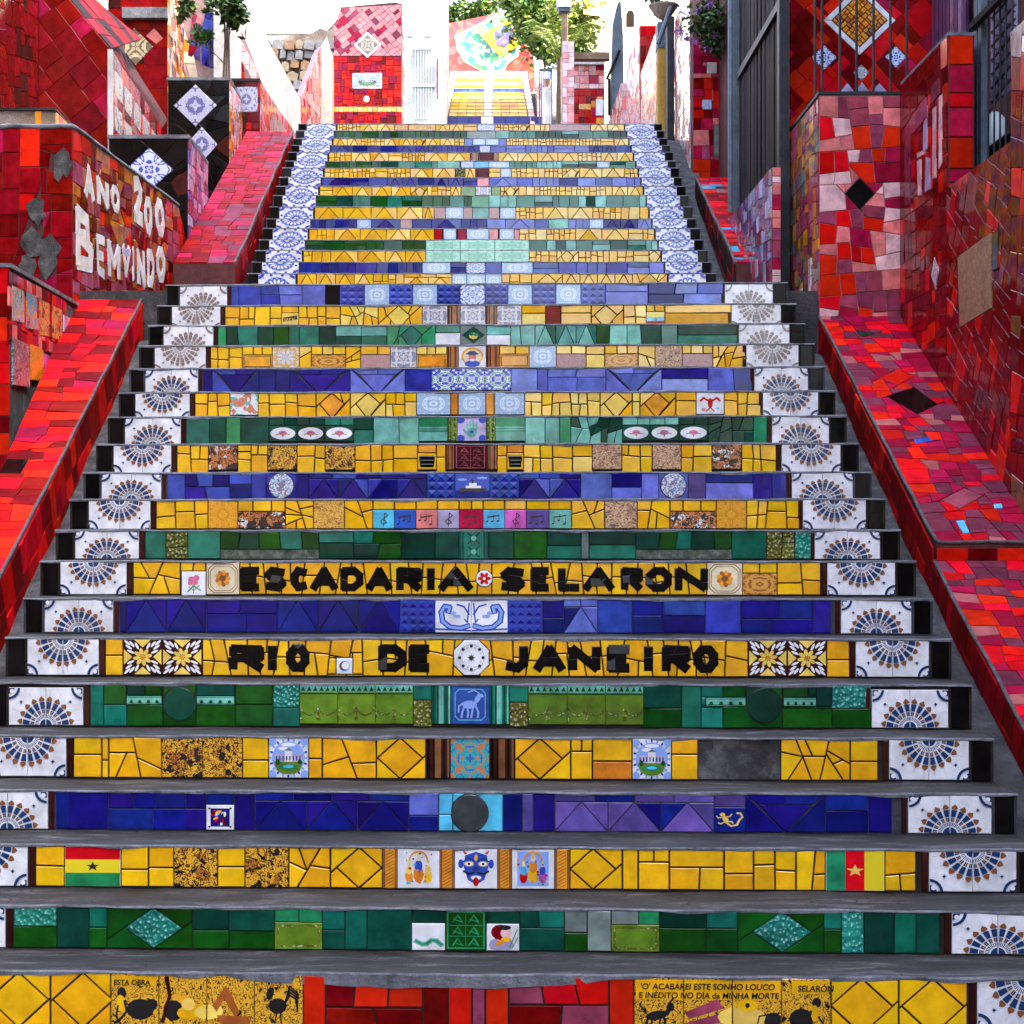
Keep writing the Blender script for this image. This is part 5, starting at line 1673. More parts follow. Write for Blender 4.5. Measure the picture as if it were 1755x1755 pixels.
# side wall running towards the viewer
t = thing('side_red_wall', 'streaked dark red tiled wall meeting the tall red wall at a corner', 'wall', (-3.4, 13, 0))
tl = Tiler(t)
XS = -3.38
q = [Vector((XS, 11.9, 2.6)), Vector((XS, 13.98, 3.0)), Vector((XS, 13.98, zat(-20, 13.98))), Vector((XS, 11.9, zat(-20, 13.98)))]
body(t, REDWALL, q, (-.3, 0, 0))
mosaic(tl, q, .13, 'rrrrrrn', .08, minpx=50)
lq = [W(-20, 110, 12.7), W(56, 185, 13.9), W(66, 172, 13.95), W(-20, 96, 12.9)]
body(t, REDWALL, lq, (-.05, 0, -.15))
mosaic(tl, lq, .16, 'vvPRq', .3, minpx=40)
tl.flush()

# ================= left: black tiled piers
random.seed(36)
def pier(label, x0, x1, D, depth, ztop, zbot, ins, pal_side, sidepal_size=.1, cop=MORTAR):
    t = thing('black_pier', label, 'pillar', ((x0 + x1) / 2, D, 0))
    tl = Tiler(t)
    bx(t, REDWALL, x0, x1, D, D + depth, zbot, ztop)
    bx(t, cop, x0 - .012, x1 + .012, D - .012, D + depth, ztop + .001, ztop + .03, 'coping')
    mosaic(tl, [Vector((x0, D - .001, zbot)), Vector((x1, D - .001, zbot)), Vector((x1, D - .001, ztop)), Vector((x0, D - .001, ztop))], .15, 'KKKKKKKKn', .9, inlays=ins, grout=.002)
    mosaic(tl, [Vector((x1 + .001, D, zbot)), Vector((x1 + .001, D + depth, zbot)), Vector((x1 + .001, D + depth, ztop)), Vector((x1 + .001, D, ztop))], sidepal_size, pal_side, .08, minpx=40)
    tl.flush()
    return t
pier('black tiled pier with one blue diamond tile, behind the greeting wall', xz(187, 13.9), xz(322, 13.9), 13.9, 1.0, zat(238, 13.9), 1.6, [(diam(13.899, 256, 291, 41, 37), 'az')], 'vvuvU')
pier('taller black tiled pier with two grey blue diamond tiles', xz(288, 18), xz(393, 18), 18.0, .95, zat(138, 18), 3.0, [(diam(17.999, 335, 181, 37, 36), 'azd'), (diam(17.999, 346, 248, 27, 30), 'azd')], 'cPqvO')
t = thing('small_pier', 'small dark capped pier with one square grey blue tile above red tiles', 'pillar', (-2.3, 19, 0))
tl = Tiler(t)
bx(t, REDWALL, xz(396, 19), xz(445, 19), 19.0, 19.5, 3.0, zat(140, 19))
bx(t, STEEL, xz(394, 19), xz(446, 19), 18.98, 19.5, zat(140, 19) + .001, zat(135, 19), 'coping')
mosaic(tl, quad(18.999, (396, 260), (445, 260), (445, 140), (396, 140)), .1, 'rRrn', .04, inlays=[(quad(18.998, (403, 192), (442, 192), (442, 149), (403, 149)), 'azd')])
tl.flush()
# pale tiled slope beside the small pier
t = thing('pale_slope', 'pink tiled sloping wall end under the white wall', 'wall', (-2.2, 20.5, 0))
tl = Tiler(t)
q = [W(446, 142, 19.05), W(446, 300, 19.05), W(512, 300, 22.6), W(508, 232, 22.6)]
body(t, PGROUT, q, (-.2, 0, 0))
mosaic(tl, q, .14, 'PqcPv', .1, minpx=40)
tl.flush()

# ================= upper ramps
def upper_ramp(label, s, rim0, rim1, width, pal, pal2, size):
    # rim0: far upper end, rim1: near lower end of the edge along the steps
    a, b = Vector(rim0), Vector(rim1)
    wv = Vector((s * width, 0, 0))
    top = [b, a, a + wv, b + wv * 1.02]
    t = thing('tiled_ramp', label, 'ramp', tuple(b))
    tl = Tiler(t)
    body(t, REDWALL, top, (0, 0, -.45))
    mosaic(tl, [p + Vector((0, 0, .001)) for p in top], size, pal, .12, minpx=50, mt=WORN)
    sd = [b + Vector((-s * .001, 0, -.008)), a + Vector((-s * .001, 0, -.008)), a + Vector((-s * .001, 0, -.2)), b + Vector((-s * .001, 0, -.26))]
    mosaic(tl, sd, size * 1.2, pal2, .06, minpx=40, mt=WORN)
    fr_ = [b + Vector((0, -.001, -.45)), b + wv + Vector((0, -.001, -.45)), b + wv + Vector((0, -.001, -.16)), b + Vector((0, -.001, -.16))]
    mb = MB()
    mb.prism(fr_, (0, -.02, 0))
    mb.tube([a.lerp(b, i / 14) + Vector((U(-.005, .005), 0, .006 + U(-.004, .004))) for i in range(15)], .010, 6)
    mb.build('mortar_rim', RIM, t)
    tl.flush()
random.seed(37)
upper_ramp('plum and pink tiled ramp climbing beside the upper flight, below the black piers', -1, W(501, 227, 17.3), W(403, 452, 13.2), .44, 'rmrmurmr', 'rrRur', .11)
upper_ramp('red tiled ramp beside the upper flight, under the flowering plant', 1, W(1193, 306, 15.9), W(1262, 452, 13.2), .5, 'RRmRrrPL', 'nrnn', .10)

# ================= left: red pillar with a cream diamond
random.seed(38)
t = thing('red_pillar', 'tall red tiled pillar with a cream cross tile and a grey slab', 'pillar', (-3.4, 18.6, 0))
tl = Tiler(t)
bx(t, REDWALL, xz(185, 18.6), xz(287, 18.6), 18.6, 19.6, 3.0, zat(-40, 18.6))
mosaic(tl, quad(18.599, (185, 330), (287, 330), (287, -40), (185, -40)), .19, 'rrrnrr', .02,
       inlays=[(quad(18.598, (202, 78), (233, 112), (263, 80), (230, 48)), 'azc'), (quad(18.598, (250, 62), (264, 48), (280, 66), (268, 76)), 'P')])
mb = MB()
a, b = W(211, 33, 18.56), W(288, 15, 18.56)
mb.box((a.x, 18.5, a.z), (b.x, 18.59, b.z))
mb.build('slab', MORTAR, t)
mosaic(tl, [Vector((xz(287, 18.6) + .001, 18.6, 3.2)), Vector((xz(287, 18.6) + .001, 19.6, 3.2)), Vector((xz(287, 18.6) + .001, 19.6, zat(-40, 18.6))), Vector((xz(287, 18.6) + .001, 18.6, zat(-40, 18.6)))], .1, 'CqcNO', .2, minpx=40)  # warm tile colours stand in for glancing sun on this side
tl.flush()

# ================= left: wall with blue and red mosaic behind the planter tree
random.seed(39)
t = thing('mosaic_wall', 'wall with blue, pink and red mosaic panels behind the small tree', 'wall', (-3, 20.5, 0))
tl = Tiler(t)
q0 = quad(20.6, (284, 330), (440, 330), (440, 120), (378, -40), (284, -40))
body(t, PGROUT, q0, (0, .3, 0))
blue_p = quad(20.599, (346, 110), (372, 120), (386, 60), (372, 20), (354, 12), (344, 60))
mosaic(tl, quad(20.599, (284, 200), (350, 200), (334, 100), (312, 40), (296, -40), (284, -40)), .13, 'CqcNCO', .5, minpx=40)  # cream and copper pieces paint the sun's warm glancing streaks
mosaic(tl, blue_p, .12, 'bBBb', .05)
mosaic(tl, quad(20.598, (398, 136), (420, 136), (418, 112), (408, 92), (398, 82)), .1, 'RRr', .1)
mosaic(tl, quad(20.598, (322, 96), (343, 104), (345, 30), (330, 20)), .1, 'mPUu', .1)
mosaic(tl, quad(20.598, (400, 70), (404, 88), (432, 136), (440, 136), (440, 118), (402, 46)), .1, 'qCq', .2, minpx=40)
tl.flush()
# white sloping wall
t = thing('white_wall', 'plain white plastered wall with a sloping dark coping', 'wall', (-2.4, 21, 0))
q = [W(405, -30, 20.3), W(405, 150, 20.3), W(470, 300, 22.4), W(515, 300, 24.0), W(515, 172, 24.0), W(414, -10, 20.7)]
q = [W(400, 160, 20.2), W(470, 320, 22.4), W(515, 320, 23.8), W(515, 170, 23.8), W(400, -35, 20.2)]
body(t, PLASTER, q, (-.22, .0, 0))
mb = MB()
mb.tube([q[4] + Vector((-.1, 0, .02)), q[3] + Vector((-.1, 0, .02))], .07, 6)
mb.build('coping', CONC, t)
# ================= right: pink pillar below the gate
random.seed(41)
t = thing('pink_pillar', 'pink and red tiled pillar with one black diamond tile, under the barred gate', 'pillar', (2.45, 11.5, 0))
tl = Tiler(t)
x0, x1, zt_ = 2.19, 2.705, zat(163, 11.5)
bx(t, PGROUT, x0, x1, 11.5, 12.55, 1.0, zt_)
mosaic(tl, quad(11.499, (1404, 560), (1543, 560), (1543, 165), (1404, 165)), .105, 'uumqqPPRRRPu', .22, inlays=[(diam(11.498, 1473, 332, 26, 28), 'K')], grout=.0026)  # pink tiles, the palest ones painting in the washed sky reflection
mosaic(tl, [Vector((x0 - .001, 11.5, 1.0)), Vector((x0 - .001, 12.5, 1.0)), Vector((x0 - .001, 12.5, zt_ - .02)), Vector((x0 - .001, 11.5, zt_ - .02))], .10, 'uNcuuOS', .12, minpx=40,
       inlays=[([Vector((x0 - .001, y, z)) for y, z in ((11.72, 2.35), (11.72, 3.35), (11.80, 3.35), (11.80, 2.35))], 'azg'), ([Vector((x0 - .001, y, z)) for y, z in ((12.05, 2.35), (12.05, 3.2), (12.13, 3.2), (12.13, 2.35))], 'azg')])
bx(t, STEEL, x0 - .01, 2.704, 11.49, 12.55, zt_ + .001, zt_ + .022, 'coping')
tl.flush()
# barred gate on the pillar
t = thing('barred_gate', 'dark iron bars standing on the pink pillar before a red mosaic', 'gate', (2.45, 11.62, zt_ + .02))
mb = MB()
for px in (1397, 1409, 1439.5, 1468, 1497, 1526, 1554):
    mb = MB()
    x = xz(px, 11.62)
    mb.tube([(x, 11.62, zt_ + .02), (x, 11.62, 5.9)], .0085, 6)
    mb.build('bar', STEEL, t)
mb = MB()
for z in (zt_ + .035, 5.7):
    mb.tube([(xz(1395, 11.62), 11.62, z), (xz(1558, 11.62), 11.62, z)], .011, 6)
mb.build('rail', STEEL, t)
# red mosaic house wall behind the bars
t = thing('mosaic_house', 'house wall of red tiles with a big amber diamond, seen behind the bars', 'wall', (2.9, 13.4, 0))
tl = Tiler(t)
bx(t, REDWALL, xz(1335, 13.3), 3.75, 13.3, 19.0, 2.4, 8.5)
big = diam(13.299, 1473, 35, 62, 60)
am = [p.lerp(sum(big, Vector()) / 4, .22) + Vector((0, -.003, 0)) for p in big]
ring = []
for i in range(4):
    j = (i + 1) % 4
    ring.append(([big[i], big[j], am[j], am[i]], 'W'))
inl = ring + [(am, None), (diam(13.299, 1412, 99, 22), 'az'), (diam(13.299, 1535, 98, 19), 'az'), (diam(13.299, 1476, 125, 14), 'azg'),
      (quad(13.299, (1438, 160), (1466, 160), (1452, 142)), 'v'), (quad(13.299, (1463, 160), (1492, 160), (1477, 140)), 'v'), (quad(13.299, (1492, 160), (1522, 160), (1507, 142)), 'v')]
mosaic(tl, quad(13.299, (1345, 240), (1605, 240), (1605, -60), (1345, -60)), .13, 'RRrrmrrR', .10, math.radians(45), inlays=inl, grout=.0016)
mosaic(tl, [p.lerp(sum(am, Vector()) / 4, .03) for p in am], .044, 'OOOOcO', .02, 0, grout=.0035, minpx=20, lim=1.3)
tl.flush()
t = thing('purple_door', 'purple ribbed metal door leaf half open beside the red mosaic', 'door', (3.2, 12.6, 0))
a, b = W(1597, 200, 13.25), W(1656, 200, 11.85)
for i in range(9):
    p = a.lerp(b, i / 9)
    q_ = a.lerp(b, (i + .86) / 9)
    mb = MB()
    mb.prism([Vector((p.x, p.y, 2.5)), Vector((q_.x, q_.y, 2.5)), Vector((q_.x, q_.y, 6.2)), Vector((p.x, p.y, 6.2))], (.03, .03, 0))
    mb.build('slat', PURPLE if i not in (5, 7) else MT['v'], t)

# ================= right: red walls
random.seed(42)
XW = 2.71
t = thing('tall_red_wall', 'tall red tiled wall section with pale letter strips and a red tile edge', 'wall', (XW, 11, 0))
tl = Tiler(t)
zt2 = zat(62, 10.36)
bx(t, REDWALL, XW, XW + .15, 10.36, 11.5, .8, zt2)
lets = []
for pl in (((1547, 225), (1590, 165), (1592, 200), (1548, 250)), ((1552, 235), (1562, 225), (1562, 350), (1553, 352)), ((1584, 180), (1592, 180), (1592, 255), (1584, 262)), ((1574, 262), (1590, 255), (1590, 262), (1574, 272)), ((1574, 275), (1581, 272), (1581, 335), (1575, 336)),
           ((1588, 268), (1597, 272), (1597, 325), (1588, 330)), ((1598, 150), (1612, 132), (1614, 160), (1598, 180)), ((1599, 185), (1607, 180), (1607, 305), (1601, 307)), ((1611, 165), (1617, 160), (1617, 280), (1611, 290))):
    lets.append((sideq(XW - .001, *pl), 'u' if len(lets) < 2 else random.choice('quv')))
mosaic(tl, [Vector((XW - .001, 11.49, .8)), Vector((XW - .001, 10.36, .8)), Vector((XW - .001, 10.36, zt2)), Vector((XW - .001, 11.49, zt2))], .115, 'rrrrRr', .10, inlays=lets, minpx=40)
zz = 1.85 + EYE - .02
ys = [61, 112, 160, 185, 236, 290, 314, 375]
for i in range(7):
    q = quad(10.359, (1627, ys[i + 1] - 1), (1667, ys[i + 1] - 1), (1667, ys[i] + 1), (1627, ys[i] + 1))
    fr, P0 = frame_of(q, t)
    tile_from(tl, ccw(to2(q, fr, P0)), 'RmRmRmR'[i], fr, t, Matrix.Translation(t.location), .002, .01)
bx(t, MORTAR, XW - .004, XW + .156, 10.35, 11.5, zt2 + .001, zt2 + .02, 'coping')
tl.flush()
t = thing('long_red_wall', 'long deep red tiled wall with a veined brown stone plaque, beside the ramp', 'wall', (XW, 8, 0))
tl = Tiler(t)
zlo = zat(322, 10.36)
zhi = zat(55, 9.12)
bx(t, REDWALL, XW, XW + .22, 9.12, 10.358, .4, zlo)
bx(t, REDWALL, XW + .001, XW + .24, 4.6, 9.119, -.6, zhi)
plaq = [(sideq(XW - .001, (1642, 440), (1702, 398), (1703, 528), (1645, 562)), 'stone'), (sideq(XW - .001, (1598, 470), (1604, 440), (1612, 462), (1606, 497)), 'azg'), (sideq(XW - .001, (1704, 400), (1714, 392), (1714, 460), (1704, 465)), 'g')]
mosaic(tl, [Vector((XW - .001, 10.357, .5)), Vector((XW - .001, 9.12, -.2)), Vector((XW - .001, 9.12, zlo)), Vector((XW - .001, 10.357, zlo))], .115, 'rrrrRrr', .14, inlays=plaq, minpx=40, lim=1.4)
mosaic(tl, [Vector((XW - .001, 9.119, -.4)), Vector((XW - .001, 7.6, -.8)), Vector((XW - .001, 7.6, zhi)), Vector((XW - .001, 9.119, zhi))], .125, 'rNrrrRrr', .14, minpx=40)
mosaic(tl, [Vector((XW, 9.1185, zlo - .1)), Vector((XW + .24, 9.1185, zlo - .1)), Vector((XW + .24, 9.1185, zhi)), Vector((XW, 9.1185, zhi))], .1, 'cNP', .1)
tl.flush()
# barred window with a white jug on its sill
random.seed(43)
t = thing('barred_window', 'dark barred window with a lattice shutter above the long red wall', 'window', (3.0, 10.2, 0))
bx(t, REDWALL, 3.28, 3.4, 8.6, 12.2, 2.0, 7.0, 'wall_panel')
XB = 2.93
mb = MB()
for px in (1679, 1686):
    D = F * XB / (px - VX)
    mb.box((XB - .02, D - .02, zlo - .1), (XB + .02, D + .05, 6.0))
mb.build('frame', GREYPOST, t)
for px in (1694, 1704, 1714, 1724, 1735, 1747, 1760):
    D = F * XB / (px - VX)
    mb = MB()
    mb.tube([(XB, D, zlo - .1), (XB, D, 6.0)], .0055, 6)
    mb.build('bar', STEEL, t)
mb = MB()
mb.tube([WX(1668, 44, XB - .03), WX(1725, -14, XB - .03)], .03, 6)
mb.build('brace', STEEL, t)
mb = MB()
for i in range(9):
    mb.tube([WX(1700, 175 - 24 * i, XB + .10), WX(1740, 128 - 24 * i, XB + .10)], .007, 5)
    mb.tube([WX(1700, 130 - 24 * i, XB + .105), WX(1740, 140 - 24 * i, XB + .105)], .005, 5)
lat = mb.build('lattice', STEEL, t)
body(t, MT['v'], [WX(1698, 178, XB + .125), WX(1738, 150, XB + .125), WX(1738, -30, XB + .125), WX(1698, -30, XB + .125)], (.02, 0, 0), 'shutter')
mb = MB()
mb.box((XB + .02, 9.4, zat(262, 10.5)), (3.28, 11.2, zat(258, 10.5)))
mb.build('sill', STEEL, t)
D = 10.5
t = thing('plastic_jug', 'pale plastic jug with a blue cap behind the window bars', 'jug', tuple(W(1703, 258, D)))
a, b = W(1686, 256, D), W(1724, 192, D)
mb = MB()
prof = [(0.0, .86), (.05, 1), (.62, 1), (.78, .9), (.9, .6), (1.0, .3)]
cx, hw, hh = (a.x + b.x) / 2, (b.x - a.x) / 2, b.z - a.z
vs_, fs = [], []
for f_, k in prof:
    for j in range(12):
        an = 2 * math.pi * j / 12
        vs_.append((cx + hw * k * math.copysign(abs(math.cos(an)) ** .6, math.cos(an)), D + .06 * k * math.copysign(abs(math.sin(an)) ** .6, math.sin(an)), a.z + hh * f_))
for i in range(len(prof) - 1):
    for j in range(12):
        fs.append((i * 12 + j, i * 12 + (j + 1) % 12, (i + 1) * 12 + (j + 1) % 12, (i + 1) * 12 + j))
fs += [tuple(range(11, -1, -1)), tuple(60 + j for j in range(12))]
mb.add(vs_, fs)
mb.build('jug_body', plain('milky_plastic', (.62, .72, .76), .35, .5), t, smooth=True)
mb = MB()
mb.tube([(a.x + .02, D, b.z - .012), (a.x + .02, D, b.z + .012)], .018, 10)
mb.build('cap', MT['4'], t)

# ================= right: low plum wall and boarded gate on the landing
random.seed(44)
t = thing('plum_wall', 'low plum and lilac tiled wall with a pale pink tile edge, below the boarded gate', 'wall', (2.05, 13, 0))
tl = Tiler(t)
X8 = 2.02
zt8 = zat(287, 12.3)
bx(t, GROUT, X8, X8 + .06, 12.3, 14.3, 1.6, zt8)
mosaic(tl, [Vector((X8 - .001, 12.3, 1.6)), Vector((X8 - .001, 14.28, 1.6)), Vector((X8 - .001, 14.28, zt8)), Vector((X8 - .001, 12.3, zt8))], .10, 'uUuvuSv', .12, minpx=30)
mosaic(tl, [Vector((X8, 12.299, 1.6)), Vector((X8 + .06, 12.299, 1.6)), Vector((X8 + .06, 12.299, zt8)), Vector((X8, 12.299, zt8))], .075, 'qPuPm', .03, minpx=40)
tl.flush()
t = thing('boarded_gate', 'dark gate of upright stained boards between a grey and a black post', 'gate', (2.12, 13.5, 1.6))
XBG = 2.13
nb = 20
for i in range(nb):
    d0 = 12.62 + (14.6 - 12.62) * i / nb
    d1 = 12.62 + (14.6 - 12.62) * (i + .93) / nb
    mb = MB()
    off = U(0, .012)
    mb.box((XBG + off, d0, 1.6), (XBG + .03, d1, 6.4))
    mb.build('board', WOODK, t)
mb = MB()
mb.box((XBG - .02, 12.63, zat(75, 13.5)), (XBG - .001, 14.58, zat(75, 13.5) + .06))
mb.build('rail', STEEL, t)
mb = MB()
mb.box((2.10, 12.48, 1.6), (2.17, 12.58, 6.4))
mb.build('post', STEEL, t)
mb = MB()
mb.box((2.085, 14.62, 1.6), (2.15, 14.74, 6.4))
mb.build('post', GREYPOST, t)
mb = MB()
mb.tube([(2.075, 14.68, 1.6), (2.075, 14.68, 6.4)], .022, 8)
mb.build('drain_pipe', GREYPOST, t, smooth=True)
# red block behind the flowering plant
random.seed(45)
t = thing('red_block', 'red and pink tiled wall end under the flowering plant', 'wall', (2.2, 16.6, 0))
tl = Tiler(t)
D = 16.6
bx(t, REDWALL, xz(1188, D), 2.45, D, D + 1.2, 3.0, zat(40, D))
mosaic(tl, quad(D - .001, (1188, 330), (1262, 330), (1262, 40), (1188, 40)), .105, 'RRmmPrrRu', .06, inlays=[(quad(D - .002, (1203, 188), (1220, 188), (1220, 171), (1203, 171)), 'az'), (quad(D - .002, (1211, 126), (1229, 126), (1229, 107), (1211, 107)), 'W'), (quad(D - .002, (1223, 268), (1242, 268), (1242, 214), (1223, 214)), 'S')])
tl.flush()
# walls further up, glancing sky reflection put in as pale pink tiles
def sidewall(label, X, d0, d1, ytop, pal, seed, front_pal=None, wd=.3, size=.11, mat=PGROUT):
    random.seed(seed)
    t = thing('streaked_wall', label, 'wall', (X, d0, 0))
    tl = Tiler(t)
    zt_ = zat(ytop, d0)
    zb_ = 3.4
    bx(t, mat, X, X + wd, d0, d1, zb_, zt_)
    mosaic(tl, [Vector((X - .001, d0, zb_)), Vector((X - .001, d1, zb_)), Vector((X - .001, d1, zt_)), Vector((X - .001, d0, zt_))], size, pal, .15, minpx=26)
    if front_pal:
        mosaic(tl, [Vector((X, d0 - .001, zb_)), Vector((X + wd, d0 - .001, zb_)), Vector((X + wd, d0 - .001, zt_)), Vector((X, d0 - .001, zt_))], size, front_pal, .06, minpx=40)
    tl.flush()
    return t
sidewall('pale pink streaked wall between the dark post and the flowering plant', 1.995, 16.75, 18.0, -30, 'qPqCvP', 46)
t = thing('dark_post', 'slim black upright post beside the ochre post', 'post', (xz(1149, 18.2), 18.2, 3.5))
mb = MB()
mb.box((xz(1143, 18.2), 18.15, 3.4), (xz(1155, 18.2), 18.35, zat(30, 18.2)))
mb.build('shaft', STEEL, t)
mb = MB()
mb.tube([W(1150, 12, 18.2), W(1128, 75, 18.2)], .025, 6)
mb.build('brace', GREYPOST, t)
t = thing('ochre_post', 'mustard painted post with a grey cap beside the black post', 'post', (xz(1133, 18.6), 18.6, 3.5))
mb = MB()
mb.box((xz(1127, 18.6), 18.55, 3.4), (xz(1141, 18.6), 18.75, zat(84, 18.6)))
mb.build('shaft', OCHRE, t)
mb = MB()
mb.box((xz(1126, 18.6), 18.54, zat(84, 18.6) + .001), (xz(1142, 18.6), 18.76, zat(40, 18.6)))
mb.build('cap', GREYPOST, t)
sidewall('pink streaked wall with a red front edge, up the hill beyond the ochre post', 1.985, 19.4, 22.0, 38, 'qPPqCP', 47, 'PPRq', .12)
sidewall('rosy streaked wall with a bright red tile edge, past the pink streaked wall', 1.97, 21.6, 23.4, 44, 'qPqP', 48, 'RRRr', .2)
sidewall('low sandy pink wall beside the grey gable panel', 1.95, 24.0, 27.0, 142, 'CqPc', 49, 'Pq', .25)
# ================= upper left background
random.seed(51)
D = 27.0
t = thing('rubble_wall', 'crumbling bare stone wall behind the white sloping wall', 'wall', (-2.9, D, 5))
mb = MB()
mb.prism(quad(D + .12, (430, 260), (574, 260), (574, 38), (560, 52), (548, 48), (530, 60), (505, 58), (462, 78), (430, 70)), (0, .5, 0))
mb.build('masonry', STONEW, t)
STN = [rough_mat('stone_%s' % nm, c0, c1, 5.0, .9, .8, .03) for nm, c0, c1 in (('tan', (.30, .22, .13), (.46, .36, .24)), ('grey', (.22, .21, .20), (.38, .36, .34)), ('rust', (.28, .15, .07), (.42, .26, .14)))]
for r_ in range(9):
    x = 436 + (r_ % 2) * 6
    while x < 570:
        w_ = U(10, 20)
        y = 72 + r_ * 18 + U(-3, 3)
        if y > 58 + 10 * math.sin(x):
            c = [(x, y + 14), (x + w_ * .9, y + 15 + U(-2, 2)), (x + w_, y + 2 + U(-1, 2)), (x + w_ * .5, y - 1 - U(0, 2)), (x + 1, y + 1)]
            o = MB()
            o.prism(quad(D + .13, *c), (0, -.10 - U(0, .06), 0))
            o.build('stone', random.choice(STN), t)
        x += w_ + 2
random.seed(52)
t = thing('pink_side_wall', 'pink streaked wall with a pale yellow end face, left of the red panel wall', 'wall', (-2.2, 25, 4))
tl = Tiler(t)
q = [W(515, 260, 24.0), W(549, 260, 25.6), W(549, 80, 25.6), W(515, 165, 24.0)]
body(t, PGROUT, q, (-.1, .2, 0))
mosaic(tl, q, .12, 'PqPmqP', .25, minpx=30)
body(t, CREAMW, quad(25.6, (549, 260), (569, 260), (569, 96), (560, 62), (549, 82)), (0, .4, 0), 'end_face')
tl.flush()
random.seed(53)
D = 26.0
t = thing('red_panel_wall', 'tall red tiled wall with a white-framed diamond and a framed blue tile', 'wall', (xz(631, D), D, 4))
tl = Tiler(t)
ptsw = quad(D, (572, 260), (688, 260), (688, 6), (676, 4), (584, 12), (580, 36), (572, 42))
body(t, REDWALL, ptsw, (0, .5, 0))
dia = diam(D - .002, 630, 77, 24, 23)
din = [p.lerp(sum(dia, Vector()) / 4, .25) for p in dia]
rq = quad(D - .002, (604, 152), (655, 152), (655, 125), (604, 125))
rin = quad(D - .002, (608, 149), (651, 149), (651, 128), (608, 128))
inl = [([a, b, c, d], 'W') for a, b, c, d in [(dia[i], dia[(i + 1) % 4], din[(i + 1) % 4], din[i]) for i in range(4)]] + [(din, 'azc')]
inl += [([rq[i], rq[(i + 1) % 4], rin[(i + 1) % 4], rin[i]], 'W') for i in range(4)] + [(rin, 'palace')]
for i in range(14):
    inl.append((quad(D - .002, (572 + i * 8.3, 192), (572 + (i + 1) * 8.3, 192), (572 + (i + 1) * 8.3, 183), (572 + i * 8.3, 183)), 'y' if i % 2 else 'Y'))
inl.append((quad(D - .002, *[(628 + 6 * math.cos(a * .785), 170 + 6 * math.sin(a * .785)) for a in range(8)]), 'W'))
up_ = [p for p in ptsw]
mosaic(tl, quad(D - .001, (572, 96), (688, 96), (688, 8), (584, 14), (572, 44)), .085, 'PPmPPu', .04, math.radians(40), [i for i in inl if i[0][0].z > zat(100, D)], minpx=30, lim=1.35)  # pink instead of red puts the light from above into the upper tiles
mosaic(tl, quad(D - .001, (572, 258), (688, 258), (688, 97), (572, 97)), .085, 'RRRmrRm', .04, 0, [i for i in inl if i[0][0].z <= zat(100, D)], minpx=30, lim=1.35)
mosaic(tl, [Vector((xz(688, D) + .001, D, 5.5)), Vector((xz(688, D) + .001, D + .9, 5.5)), Vector((xz(688, D) + .001, D + .9, zat(6, D))), Vector((xz(688, D) + .001, D, zat(6, D)))], .1, 'Pcq', .1, minpx=30)
tl.flush()
bx(t, PGROUT, xz(688, D) - .2, xz(688, D), D + .5, D + .9, 5.0, zat(6, D))

# ================= houses at the top
t = thing('white_house', 'white plastered house with a pale metal gate, left of the far steps', 'house', (-1.4, 33, 8))
D = 33.0
bx(t, PLASTER, xz(686, D), xz(757, D), D, D + 9, 5.5, 18.0, 'wall')
mb = MB()
for i in range(7):
    x = xz(712 + i * 4.6, D)
    mb.box((x - .008, D - .05, zat(205, D)), (x + .008, D - .02, zat(86, D)))
mb.box((xz(708, D), D - .055, zat(86, D)), (xz(745, D), D - .015, zat(80, D)))
mb.box((xz(708, D), D - .055, zat(150, D)), (xz(745, D), D - .015, zat(145, D)))
mb.build('gate', plain('pale_gate_metal', (.30, .35, .40), .5, .4), t)
for wx, wy in ((698, 40), (728, 40)):
    body(t, plain('grey_pane', (.42, .45, .48), .3, .5), quad(D - .03, (wx, wy + 22), (wx + 12, wy + 22), (wx + 12, wy), (wx, wy)), (0, .05, 0), 'window')  # plain pale grey panes
body(t, REDWALL, quad(D - .06, (748, 170), (751, 170), (751, 100), (748, 100)), (0, .05, 0), 'red_strip')
t = thing('white_house', 'tall white house above the rubble wall at the top of the photo', 'house', (-5, 45, 8))
bx(t, CREAMW, -9.5, -3.3, 45, 52, 9.0, 20.0, 'wall')
mb = MB()
mb.box((-5.2, 44.94, 14.0), (-4.0, 44.99, 15.2))
mb.build('window', CREAMW, t)
t = thing('cream_house', 'sunlit cream house with a small arched window and an amber awning', 'house', (4, 36, 9))
D = 36.0
bx(t, CREAMW, xz(1030, D), xz(1200, D), D, D + 8, 6.0, 20.0, 'wall')
win = quad(D - .02, (1074, 45), (1087, 45), (1087, 24), (1084, 18), (1077, 18), (1074, 24))
body(t, WOODK, win, (0, .06, 0), 'window')
aw = [W(1000, 24, D - 1.6), W(1034, 27, D - 1.2), W(1042, 4, D - .2), W(1042, -12, D), W(1004, -12, D)]
body(t, plain('amber_canvas', (.72, .34, .06), .7, .3), [W(1000, 24, D - 1.5), W(1034, 28, D - 1.5), W(1040, -10, D - .1), W(1004, -14, D - .1)], (0, .03, .02), 'awning')

